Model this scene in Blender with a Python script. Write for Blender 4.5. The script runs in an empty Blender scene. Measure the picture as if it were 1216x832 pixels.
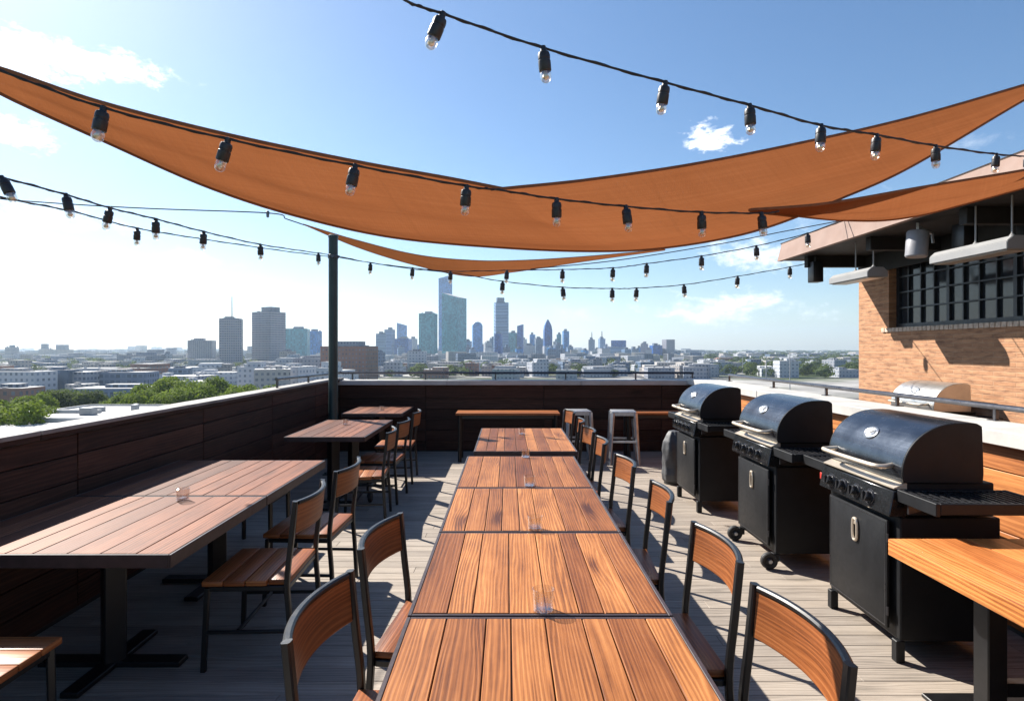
import bpy, bmesh, math, random
from mathutils import Vector, Matrix, Quaternion, noise as mnoise

random.seed(7)
S = bpy.context.scene
COL = S.collection
R = math.radians
PI = math.pi
EYE = 1.65
F = 700.0


def at(px, py, d):
    """world point seen at photo pixel (px, py) at a chosen real depth d metres"""
    return Vector(((px - 603.0) / F * d, d, EYE + (414.0 - py) / F * d))


# ------------------------------------------------------------------ materials
def nodes_of(name):
    m = bpy.data.materials.new(name)
    m.use_nodes = True
    nt = m.node_tree
    return m, nt, nt.nodes['Principled BSDF']


def N(nt, kind, **kw):
    n = nt.nodes.new(kind)
    for k, v in kw.items():
        setattr(n, k, v)
    return n


def mth(nt, op, a=None, b=None, c=None, clamp=False):
    n = nt.nodes.new('ShaderNodeMath')
    n.operation = op
    n.use_clamp = clamp
    for i, v in enumerate((a, b, c)):
        if v is None:
            continue
        if isinstance(v, (int, float)):
            n.inputs[i].default_value = v
        else:
            nt.links.new(v, n.inputs[i])
    return n.outputs[0]


def comb(nt, x, y, z=0.0):
    n = nt.nodes.new('ShaderNodeCombineXYZ')
    for i, v in enumerate((x, y, z)):
        if isinstance(v, (int, float)):
            n.inputs[i].default_value = v
        else:
            nt.links.new(v, n.inputs[i])
    return n.outputs[0]


def noise(nt, vec, scale=1.0, detail=2.0, rough=0.5, dist=0.0):
    n = nt.nodes.new('ShaderNodeTexNoise')
    n.inputs['Scale'].default_value = scale
    n.inputs['Detail'].default_value = detail
    n.inputs['Roughness'].default_value = rough
    n.inputs['Distortion'].default_value = dist
    if vec is not None:
        nt.links.new(vec, n.inputs['Vector'])
    return n.outputs['Fac']


def ramp(nt, fac, stops):
    n = nt.nodes.new('ShaderNodeValToRGB')
    el = n.color_ramp.elements
    while len(el) < len(stops):
        el.new(0.5)
    for e, (p, c) in zip(el, stops):
        e.position = p
        e.color = (c[0], c[1], c[2], 1.0)
    nt.links.new(fac, n.inputs[0])
    return n.outputs[0]


def mixc(nt, fac, a, b, mode='MIX'):
    n = nt.nodes.new('ShaderNodeMix')
    n.data_type = 'RGBA'
    n.blend_type = mode
    for sock, v in ((n.inputs[0], fac), (n.inputs[6], a), (n.inputs[7], b)):
        if isinstance(v, (int, float)):
            sock.default_value = v
        elif isinstance(v, tuple):
            sock.default_value = (v[0], v[1], v[2], 1.0)
        else:
            nt.links.new(v, sock)
    return n.outputs[2]


def bump(nt, bsdf, height, strength=0.3, distance=0.01):
    n = nt.nodes.new('ShaderNodeBump')
    n.inputs['Strength'].default_value = strength
    n.inputs['Distance'].default_value = distance
    nt.links.new(height, n.inputs['Height'])
    nt.links.new(n.outputs[0], bsdf.inputs['Normal'])


def wood(name, dark, mid, light, tint_a, tint_b, rough=0.42, rings=1.0, weather=0.0, bumpk=0.25, spec=0.5):
    """grain runs along U (metres); every board carries its own 'rnd'"""
    m, nt, b = nodes_of(name)
    uv = N(nt, 'ShaderNodeUVMap', uv_map='UVMap').outputs[0]
    sp = N(nt, 'ShaderNodeSeparateXYZ')
    nt.links.new(uv, sp.inputs[0])
    u, v = sp.outputs[0], sp.outputs[1]
    rnd = N(nt, 'ShaderNodeAttribute', attribute_name='rnd').outputs['Fac']
    warp = noise(nt, comb(nt, mth(nt, 'MULTIPLY', u, 0.55), mth(nt, 'MULTIPLY', v, 5.5), mth(nt, 'MULTIPLY', rnd, 31.0)), 1.0, 3.0, 0.55)
    vor = N(nt, 'ShaderNodeTexVoronoi')
    vor.inputs['Scale'].default_value = 1.0
    nt.links.new(comb(nt, mth(nt, 'MULTIPLY', u, 0.9), mth(nt, 'MULTIPLY', v, 4.0), mth(nt, 'MULTIPLY', rnd, 17.0)), vor.inputs['Vector'])
    knot = mth(nt, 'SUBTRACT', 0.24, vor.outputs['Distance'], clamp=True)
    ph = mth(nt, 'ADD', mth(nt, 'MULTIPLY', v, 48.0 * rings), mth(nt, 'ADD', mth(nt, 'MULTIPLY', warp, 9.0), mth(nt, 'MULTIPLY', knot, 7.0)))
    ring = mth(nt, 'ADD', mth(nt, 'MULTIPLY', mth(nt, 'SINE', mth(nt, 'MULTIPLY', ph, 6.283)), 0.5), 0.5)
    ring = mth(nt, 'POWER', ring, 1.6)
    fib = noise(nt, comb(nt, mth(nt, 'MULTIPLY', u, 2.6), mth(nt, 'MULTIPLY', v, 230.0), rnd), 1.0, 2.0, 0.6)
    blot = noise(nt, comb(nt, mth(nt, 'MULTIPLY', u, 0.9), mth(nt, 'MULTIPLY', v, 11.0), mth(nt, 'MULTIPLY', rnd, 5.0)), 1.0, 4.0, 0.6)
    ringk = mth(nt, 'ADD', mth(nt, 'MULTIPLY', noise(nt, comb(nt, mth(nt, 'MULTIPLY', rnd, 91.0), 0.0, 0.0), 1.0, 0.0), 0.36), 0.02)
    f = mth(nt, 'ADD', mth(nt, 'MULTIPLY', mth(nt, 'SUBTRACT', ring, 0.5), ringk), mth(nt, 'ADD', mth(nt, 'MULTIPLY', fib, 0.50), mth(nt, 'MULTIPLY', blot, 0.52)))
    worn = noise(nt, comb(nt, mth(nt, 'MULTIPLY', u, 2.2), mth(nt, 'MULTIPLY', v, 5.0), 4.0), 1.0, 5.0, 0.7)
    f = mth(nt, 'ADD', f, mth(nt, 'MULTIPLY', mth(nt, 'SUBTRACT', worn, 0.5), 0.50))
    f = mth(nt, 'SUBTRACT', f, mth(nt, 'MULTIPLY', mth(nt, 'POWER', mth(nt, 'MULTIPLY', knot, 4.1), 2.2), 0.55))
    col = ramp(nt, f, [(0.22, dark), (0.50, mid), (0.78, light)])
    tint = ramp(nt, rnd, [(0.0, tint_a), (0.5, (1, 1, 1)), (1.0, tint_b)])
    col = mixc(nt, 1.0, col, tint, 'MULTIPLY')
    if weather > 0:
        w = noise(nt, comb(nt, mth(nt, 'MULTIPLY', u, 3.0), mth(nt, 'MULTIPLY', v, 3.0), 2.0), 1.0, 5.0, 0.65)
        col = mixc(nt, mth(nt, 'MULTIPLY', w, weather), col, (0.30, 0.28, 0.26))
    nt.links.new(col, b.inputs['Base Color'])
    nt.links.new(mth(nt, 'ADD', mth(nt, 'MULTIPLY', fib, 0.22), rough - 0.1), b.inputs['Roughness'])
    b.inputs['Specular IOR Level'].default_value = spec
    bump(nt, b, f, bumpk, 0.004)
    return m


def plain(name, col, rough=0.5, metal=0.0, vary=0.15, scale=8.0, bumpk=0.0, bscale=60.0, spec=0.5, coat=0.0):
    m, nt, b = nodes_of(name)
    oc = N(nt, 'ShaderNodeTexCoord').outputs['Object']
    n1 = noise(nt, oc, scale, 4.0, 0.6)
    lo = tuple(c * (1 - vary) for c in col)
    hi = tuple(min(1, c * (1 + vary)) for c in col)
    nt.links.new(ramp(nt, n1, [(0.3, lo), (0.7, hi)]), b.inputs['Base Color'])
    n2 = noise(nt, oc, scale * 3.1, 3.0, 0.6)
    nt.links.new(mth(nt, 'ADD', mth(nt, 'MULTIPLY', n2, 0.25), max(0.02, rough - 0.12)), b.inputs['Roughness'])
    b.inputs['Metallic'].default_value = metal
    b.inputs['Specular IOR Level'].default_value = spec
    b.inputs['Coat Weight'].default_value = coat
    if bumpk:
        bump(nt, b, noise(nt, oc, bscale, 3.0, 0.6), bumpk, 0.005)
    return m


M = {}
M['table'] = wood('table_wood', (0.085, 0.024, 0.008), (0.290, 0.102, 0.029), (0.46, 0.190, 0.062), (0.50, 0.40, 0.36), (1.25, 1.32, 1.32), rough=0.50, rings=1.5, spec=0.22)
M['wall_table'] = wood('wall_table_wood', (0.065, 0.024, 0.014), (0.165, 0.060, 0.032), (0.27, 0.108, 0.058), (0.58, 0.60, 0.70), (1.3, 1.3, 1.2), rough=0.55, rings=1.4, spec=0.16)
M['chair_wood'] = wood('chair_wood', (0.10, 0.028, 0.008), (0.285, 0.092, 0.026), (0.42, 0.16, 0.052), (0.8, 0.72, 0.7), (1.1, 1.12, 1.1), rough=0.42, spec=0.35)
M['counter'] = wood('counter_wood', (0.20, 0.055, 0.014), (0.52, 0.185, 0.05), (0.70, 0.29, 0.09), (0.75, 0.62, 0.6), (1.1, 1.15, 1.1), rough=0.36)
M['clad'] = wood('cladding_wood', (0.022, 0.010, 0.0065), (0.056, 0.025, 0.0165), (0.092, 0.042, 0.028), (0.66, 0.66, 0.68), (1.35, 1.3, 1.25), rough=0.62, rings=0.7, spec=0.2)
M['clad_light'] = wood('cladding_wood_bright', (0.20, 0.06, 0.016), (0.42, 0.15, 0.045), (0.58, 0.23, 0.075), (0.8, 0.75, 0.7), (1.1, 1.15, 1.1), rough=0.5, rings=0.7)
M['deck'] = wood('deck_boards', (0.155, 0.130, 0.105), (0.30, 0.252, 0.207), (0.39, 0.335, 0.28), (0.84, 0.83, 0.83), (1.10, 1.09, 1.07), rough=0.62, rings=0.8, weather=0.35, bumpk=0.3, spec=0.2)
M['black'] = plain('black_powder_coat', (0.006, 0.006, 0.007), 0.38, 0.0, 0.3, 14, 0.05, 500)
M['dark_edge'] = plain('dark_edge_band', (0.045, 0.028, 0.026), 0.42, 0.0, 0.3, 14)
M['grill'] = plain('black_enamel', (0.0065, 0.007, 0.0085), 0.50, 0.0, 0.3, 9, 0.04, 400, spec=0.32)
M['steel_trim'] = plain('warm_steel', (0.62, 0.53, 0.42), 0.40, 0.7, 0.08, 3)
M['badge'] = plain('badge_steel', (0.42, 0.43, 0.45), 0.30, 0.9, 0.25, 60)
M['bright_steel'] = plain('brushed_steel_side', (0.50, 0.49, 0.47), 0.34, 0.85, 0.12, 7)
M['stool'] = plain('galvanised_metal', (0.42, 0.43, 0.45), 0.42, 0.75, 0.2, 12)
M['rail'] = plain('rail_metal', (0.10, 0.10, 0.11), 0.30, 0.85, 0.2, 6)
M['pole'] = plain('green_painted_steel', (0.018, 0.040, 0.040), 0.42, 0.0, 0.25, 5)
M['cap'] = plain('coping_stone', (0.25, 0.238, 0.222), 0.75, 0.0, 0.28, 3, 0.2, 60)
M['white_paint'] = plain('white_coping', (0.46, 0.445, 0.42), 0.6, 0.0, 0.16, 3, 0.12, 40)
M['rubber'] = plain('cable_rubber', (0.018, 0.017, 0.018), 0.55, 0.0, 0.3, 30)
M['socket'] = plain('socket_plastic', (0.020, 0.018, 0.020), 0.42, 0.0, 0.3, 60)
M['red'] = plain('red_plastic', (0.45, 0.03, 0.02), 0.45, 0.0, 0.2, 30)
M['wheel'] = plain('wheel_rubber', (0.016, 0.016, 0.017), 0.62, 0.0, 0.3, 40)
M['knob'] = plain('knob_black', (0.02, 0.02, 0.022), 0.22, 0.1, 0.3, 60)
M['bag'] = plain('grey_cover_cloth', (0.06, 0.062, 0.067), 0.6, 0.0, 0.25, 12, 0.6, 26)
M['fascia'] = plain('fascia_render', (0.225, 0.145, 0.115), 0.75, 0.0, 0.10, 2, 0.15, 30)
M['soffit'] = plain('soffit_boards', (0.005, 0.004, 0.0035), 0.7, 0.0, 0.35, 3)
M['roof'] = plain('roof_felt', (0.30, 0.26, 0.23), 0.85, 0.0, 0.15, 2)
M['heater'] = plain('heater_white', (0.25, 0.25, 0.25), 0.45, 0.0, 0.08, 3)
M['heater_in'] = plain('heater_reflector', (0.42, 0.40, 0.36), 0.35, 0.6, 0.15, 5)
M['speaker'] = plain('speaker_grey', (0.24, 0.24, 0.26), 0.45, 0.0, 0.1, 9)
M['frame_dark'] = plain('window_frame_dark', (0.020, 0.024, 0.030), 0.4, 0.2, 0.2, 8)
M['interior'] = plain('interior_dark', (0.06, 0.055, 0.05), 0.9, 0.0, 0.4, 1)
M['concrete'] = plain('concrete', (0.36, 0.35, 0.34), 0.85, 0.0, 0.18, 0.7, 0.2, 12)
M['terrace'] = plain('terrace_screed', (0.20, 0.17, 0.145), 0.8, 0.0, 0.15, 2, 0.2, 40)
M['bark'] = plain('bark', (0.09, 0.065, 0.045), 0.9, 0.0, 0.3, 2)
M['roof_white'] = plain('white_roof_membrane', (0.43, 0.425, 0.415), 0.8, 0.0, 0.22, 0.25)
M['mast'] = plain('mast_steel', (0.30, 0.31, 0.33), 0.5, 0.5, 0.1, 1)


def mk_hood():
    m, nt, b = nodes_of('brushed_dark_steel')
    oc = N(nt, 'ShaderNodeTexCoord').outputs['Object']
    mp = N(nt, 'ShaderNodeMapping')
    mp.inputs['Scale'].default_value = (2.0, 90.0, 90.0)
    nt.links.new(oc, mp.inputs[0])
    br = noise(nt, mp.outputs[0], 1.0, 3.0, 0.6)
    sm = noise(nt, oc, 5.0, 4.0, 0.65)
    nt.links.new(ramp(nt, sm, [(0.3, (0.055, 0.066, 0.085)), (0.7, (0.105, 0.122, 0.15))]), b.inputs['Base Color'])
    b.inputs['Metallic'].default_value = 0.92
    nt.links.new(mth(nt, 'ADD', mth(nt, 'MULTIPLY', br, 0.10), mth(nt, 'ADD', mth(nt, 'MULTIPLY', sm, 0.16), 0.13)), b.inputs['Roughness'])
    bump(nt, b, br, 0.06, 0.002)
    return m


M['hood'] = mk_hood()


def mk_glass(name, tint, rough, clear, ior=1.45):
    m, nt, b = nodes_of(name)
    out = nt.nodes['Material Output']
    g = N(nt, 'ShaderNodeBsdfGlossy')
    g.inputs['Color'].default_value = (1, 1, 1, 1)
    g.inputs['Roughness'].default_value = rough
    t = N(nt, 'ShaderNodeBsdfTransparent')
    t.inputs['Color'].default_value = (*tint, 1)
    fr = N(nt, 'ShaderNodeLayerWeight')
    fr.inputs['Blend'].default_value = 0.5
    mx = N(nt, 'ShaderNodeMixShader')
    f = mth(nt, 'ADD', mth(nt, 'MULTIPLY', mth(nt, 'POWER', fr.outputs['Facing'], 3.5), 0.75), clear, clamp=True)
    nt.links.new(f, mx.inputs[0])
    nt.links.new(t.outputs[0], mx.inputs[1])
    nt.links.new(g.outputs[0], mx.inputs[2])
    nt.links.new(mx.outputs[0], out.inputs['Surface'])
    return m


M['glass'] = mk_glass('drinking_glass', (0.95, 0.955, 0.955), 0.05, 0.17)
M['bulb'] = mk_glass('bulb_glass', (0.96, 0.92, 0.86), 0.22, 0.24)
M['filament'] = plain('filament_mount', (0.80, 0.66, 0.50), 0.4, 0.3, 0.1, 60)


def mk_pane():
    m, nt, b = nodes_of('window_pane')
    oc = N(nt, 'ShaderNodeTexCoord').outputs['Object']
    b.inputs['Base Color'].default_value = (0.022, 0.026, 0.032, 1)
    b.inputs['Metallic'].default_value = 0.0
    b.inputs['Roughness'].default_value = 0.10
    b.inputs['Specular IOR Level'].default_value = 0.45
    bump(nt, b, noise(nt, oc, 3.0, 1.0), 0.05, 0.02)
    return m


M['pane'] = mk_pane()


def mk_brick():
    m, nt, b = nodes_of('orange_brick')
    oc = N(nt, 'ShaderNodeTexCoord').outputs['Object']
    sp = N(nt, 'ShaderNodeSeparateXYZ')
    nt.links.new(oc, sp.inputs[0])
    vec = comb(nt, mth(nt, 'ADD', sp.outputs[0], sp.outputs[1]), sp.outputs[2], 0.0)
    br = N(nt, 'ShaderNodeTexBrick')
    br.offset = 0.5
    br.inputs['Scale'].default_value = 1.0
    br.inputs['Brick Width'].default_value = 0.29
    br.inputs['Row Height'].default_value = 0.052
    br.inputs['Mortar Size'].default_value = 0.006
    br.inputs['Mortar Smooth'].default_value = 0.3
    br.inputs['Bias'].default_value = 0.0
    br.inputs['Color1'].default_value = (0.52, 0.275, 0.145, 1)
    br.inputs['Color2'].default_value = (0.38, 0.18, 0.088, 1)
    br.inputs['Mortar'].default_value = (0.44, 0.28, 0.17, 1)
    nt.links.new(vec, br.inputs['Vector'])
    n1 = noise(nt, vec, 4.0, 5.0, 0.65)
    n2 = noise(nt, vec, 45.0, 4.0, 0.7)
    n3 = noise(nt, comb(nt, mth(nt, 'MULTIPLY', mth(nt, 'ADD', sp.outputs[0], sp.outputs[1]), 5.0), mth(nt, 'MULTIPLY', sp.outputs[2], 24.0)), 1.0, 4.0, 0.65)
    col = mixc(nt, mth(nt, 'MULTIPLY', n1, 0.5), br.outputs['Color'], (0.62, 0.32, 0.16))
    col = mixc(nt, mth(nt, 'MULTIPLY', mth(nt, 'POWER', n3, 3.0), 3.2, clamp=True), col, (0.20, 0.095, 0.05))
    nt.links.new(col, b.inputs['Base Color'])
    b.inputs['Roughness'].default_value = 0.85
    h = mth(nt, 'SUBTRACT', mth(nt, 'MULTIPLY', n2, 0.35), br.outputs['Fac'])
    bump(nt, b, h, 0.6, 0.008)
    return m


M['brick'] = mk_brick()
M['sill_brick'] = plain('sill_brick', (0.55, 0.42, 0.32), 0.8, 0.0, 0.3, 22, 0.3, 60)


def mk_sail():
    m, nt, b = nodes_of('shade_cloth')
    out = nt.nodes['Material Output']
    uv = N(nt, 'ShaderNodeUVMap', uv_map='UVMap').outputs[0]
    sp = N(nt, 'ShaderNodeSeparateXYZ')
    nt.links.new(uv, sp.inputs[0])
    u, v = sp.outputs[0], sp.outputs[1]
    weave = mth(nt, 'MULTIPLY', mth(nt, 'SINE', mth(nt, 'MULTIPLY', u, 700.0)), mth(nt, 'SINE', mth(nt, 'MULTIPLY', v, 700.0)))
    streak = noise(nt, comb(nt, mth(nt, 'MULTIPLY', u, 1.5), mth(nt, 'MULTIPLY', v, 70.0)), 1.0, 4.0, 0.65)
    streak2 = noise(nt, comb(nt, mth(nt, 'MULTIPLY', u, 60.0), mth(nt, 'MULTIPLY', v, 3.0)), 1.0, 3.0, 0.6)
    big = noise(nt, comb(nt, u, v), 2.2, 3.0, 0.6)
    f = mth(nt, 'ADD', mth(nt, 'MULTIPLY', streak, 0.5), mth(nt, 'ADD', mth(nt, 'MULTIPLY', streak2, 0.25), mth(nt, 'MULTIPLY', big, 0.25)))
    col = ramp(nt, f, [(0.30, (0.205, 0.068, 0.025)), (0.52, (0.240, 0.083, 0.031)), (0.72, (0.275, 0.100, 0.040))])
    seam = mth(nt, 'LESS_THAN', mth(nt, 'ABSOLUTE', mth(nt, 'SUBTRACT', mth(nt, 'FRACT', mth(nt, 'DIVIDE', mth(nt, 'ADD', u, mth(nt, 'MULTIPLY', v, 0.35)), 1.37)), 0.5)), 0.006)
    col = mixc(nt, mth(nt, 'MULTIPLY', seam, 0.10), col, (0.13, 0.045, 0.018))
    d = N(nt, 'ShaderNodeBsdfDiffuse')
    nt.links.new(col, d.inputs['Color'])
    t = N(nt, 'ShaderNodeBsdfTranslucent')
    nt.links.new(col, t.inputs['Color'])
    bp = N(nt, 'ShaderNodeBump')
    bp.inputs['Strength'].default_value = 0.25
    bp.inputs['Distance'].default_value = 0.004
    nt.links.new(mth(nt, 'ADD', weave, mth(nt, 'MULTIPLY', f, 4.0)), bp.inputs['Height'])
    nt.links.new(bp.outputs[0], d.inputs['Normal'])
    mx = N(nt, 'ShaderNodeMixShader')
    mx.inputs[0].default_value = 0.42
    nt.links.new(d.outputs[0], mx.inputs[1])
    nt.links.new(t.outputs[0], mx.inputs[2])
    nt.links.new(mx.outputs[0], out.inputs['Surface'])
    return m


M['sail'] = mk_sail()
M['hem'] = plain('sail_hem', (0.22, 0.078, 0.03), 0.8, 0.0, 0.2, 20)


def mk_leaf(name, a, c):
    m, nt, b = nodes_of(name)
    oi = N(nt, 'ShaderNodeObjectInfo').outputs['Random']
    rnd = N(nt, 'ShaderNodeAttribute', attribute_name='rnd').outputs['Fac']
    f = mth(nt, 'ADD', mth(nt, 'MULTIPLY', rnd, 0.7), mth(nt, 'MULTIPLY', oi, 0.3))
    col = ramp(nt, f, [(0.0, a), (1.0, c)])
    nt.links.new(col, b.inputs['Base Color'])
    b.inputs['Roughness'].default_value = 0.8
    b.inputs['Specular IOR Level'].default_value = 0.12
    out = nt.nodes['Material Output']
    t = N(nt, 'ShaderNodeBsdfTranslucent')
    nt.links.new(mixc(nt, 0.5, col, (0.16, 0.22, 0.02)), t.inputs['Color'])
    mx = N(nt, 'ShaderNodeMixShader')
    mx.inputs[0].default_value = 0.35
    nt.links.new(b.outputs[0], mx.inputs[1])
    nt.links.new(t.outputs[0], mx.inputs[2])
    nt.links.new(mx.outputs[0], out.inputs['Surface'])
    return m


M['leaf'] = mk_leaf('leaves_fresh', (0.080, 0.130, 0.012), (0.200, 0.265, 0.026))
M['leaf_dark'] = mk_leaf('leaves_dark', (0.022, 0.045, 0.016), (0.055, 0.085, 0.024))
M['leaf_far'] = mk_leaf('leaves_far', (0.030, 0.055, 0.022), (0.075, 0.10, 0.035))


def facade(name, wall, glass, bay, floor, wx, wz, rough_g=0.18, wall2=None):
    """windows by bay and storey over a wall, in the building's own coordinates"""
    m, nt, b = nodes_of(name)
    tc = N(nt, 'ShaderNodeTexCoord')
    sp = N(nt, 'ShaderNodeSeparateXYZ')
    nt.links.new(tc.outputs['Object'], sp.inputs[0])
    u = mth(nt, 'ADD', sp.outputs[0], sp.outputs[1])
    v = sp.outputs[2]
    nn = N(nt, 'ShaderNodeSeparateXYZ')
    nt.links.new(tc.outputs['Normal'], nn.inputs[0])
    side = mth(nt, 'LESS_THAN', mth(nt, 'ABSOLUTE', nn.outputs[2]), 0.5)
    fu = mth(nt, 'FRACT', mth(nt, 'DIVIDE', mth(nt, 'ADD', u, 1000 * bay), bay))
    fv = mth(nt, 'FRACT', mth(nt, 'DIVIDE', mth(nt, 'ADD', v, 0.2), floor))
    wm = mth(nt, 'MULTIPLY', mth(nt, 'LESS_THAN', mth(nt, 'ABSOLUTE', mth(nt, 'SUBTRACT', fu, 0.5)), wx / 2), mth(nt, 'LESS_THAN', mth(nt, 'ABSOLUTE', mth(nt, 'SUBTRACT', fv, 0.55)), wz / 2))
    wm = mth(nt, 'MULTIPLY', wm, side)
    cell = comb(nt, mth(nt, 'FLOOR', mth(nt, 'DIVIDE', u, bay)), mth(nt, 'FLOOR', mth(nt, 'DIVIDE', v, floor)), 0.0)
    wn = N(nt, 'ShaderNodeTexWhiteNoise')
    nt.links.new(cell, wn.inputs['Vector'])
    oi = N(nt, 'ShaderNodeObjectInfo').outputs['Random']
    big = noise(nt, tc.outputs['Object'], 0.03, 3.0, 0.6)
    g2 = tuple(min(1, c * 1.9 + 0.02) for c in glass)
    gcol = ramp(nt, mth(nt, 'ADD', mth(nt, 'MULTIPLY', wn.outputs[0], 0.55), mth(nt, 'MULTIPLY', big, 0.45)), [(0.2, tuple(c * 0.7 for c in glass)), (0.9, g2)])
    w2 = wall2 or tuple(c * 0.72 for c in wall)
    wcol = ramp(nt, mth(nt, 'ADD', mth(nt, 'MULTIPLY', oi, 0.6), mth(nt, 'MULTIPLY', big, 0.4)), [(0.2, w2), (0.8, wall)])
    rf = mixc(nt, side, ramp(nt, oi, [(0.2, (0.26, 0.26, 0.27)), (0.8, (0.50, 0.495, 0.48))]), wcol)
    col = mixc(nt, wm, rf, gcol)
    nt.links.new(col, b.inputs['Base Color'])
    nt.links.new(mth(nt, 'SUBTRACT', 0.8, mth(nt, 'MULTIPLY', wm, 0.8 - rough_g)), b.inputs['Roughness'])
    b.inputs['Specular IOR Level'].default_value = 0.3
    return m


FA = {
    'white': facade('facade_white', (0.46, 0.48, 0.52), (0.15, 0.18, 0.23), 3.4, 3.3, 0.45, 0.45),
    'pale': facade('facade_pale', (0.42, 0.39, 0.37), (0.13, 0.14, 0.17), 3.0, 3.2, 0.5, 0.45),
    'grey': facade('facade_grey', (0.27, 0.29, 0.34), (0.09, 0.11, 0.16), 2.8, 3.2, 0.6, 0.5),
    'brick': facade('facade_brick', (0.30, 0.15, 0.115), (0.12, 0.11, 0.13), 3.0, 3.3, 0.45, 0.45),
    'resid': facade('facade_tower_grey', (0.36, 0.345, 0.37), (0.05, 0.07, 0.13), 2.6, 3.1, 0.66, 0.46, wall2=(0.29, 0.285, 0.32)),
    'ribbon': facade('facade_ribbon', (0.25, 0.37, 0.55), (0.05, 0.11, 0.21), 200.0, 3.8, 1.0, 0.55),
    'glass': facade('facade_glass_blue', (0.05, 0.21, 0.44), (0.02, 0.14, 0.37), 3.0, 4.0, 0.88, 0.84, 0.25),
    'teal': facade('facade_glass_teal', (0.08, 0.27, 0.32), (0.035, 0.20, 0.25), 3.0, 4.0, 0.86, 0.80, 0.25),
    'deep': facade('facade_glass_deep', (0.02, 0.105, 0.31), (0.008, 0.07, 0.27), 3.0, 4.0, 0.9, 0.84, 0.25),
    'slate': facade('facade_slate', (0.15, 0.21, 0.31), (0.05, 0.08, 0.13), 3.2, 3.6, 0.7, 0.55),
    'shed': facade('facade_shed', (0.09, 0.14, 0.22), (0.06, 0.10, 0.16), 9.0, 8.0, 0.3, 0.3),
}


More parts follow.
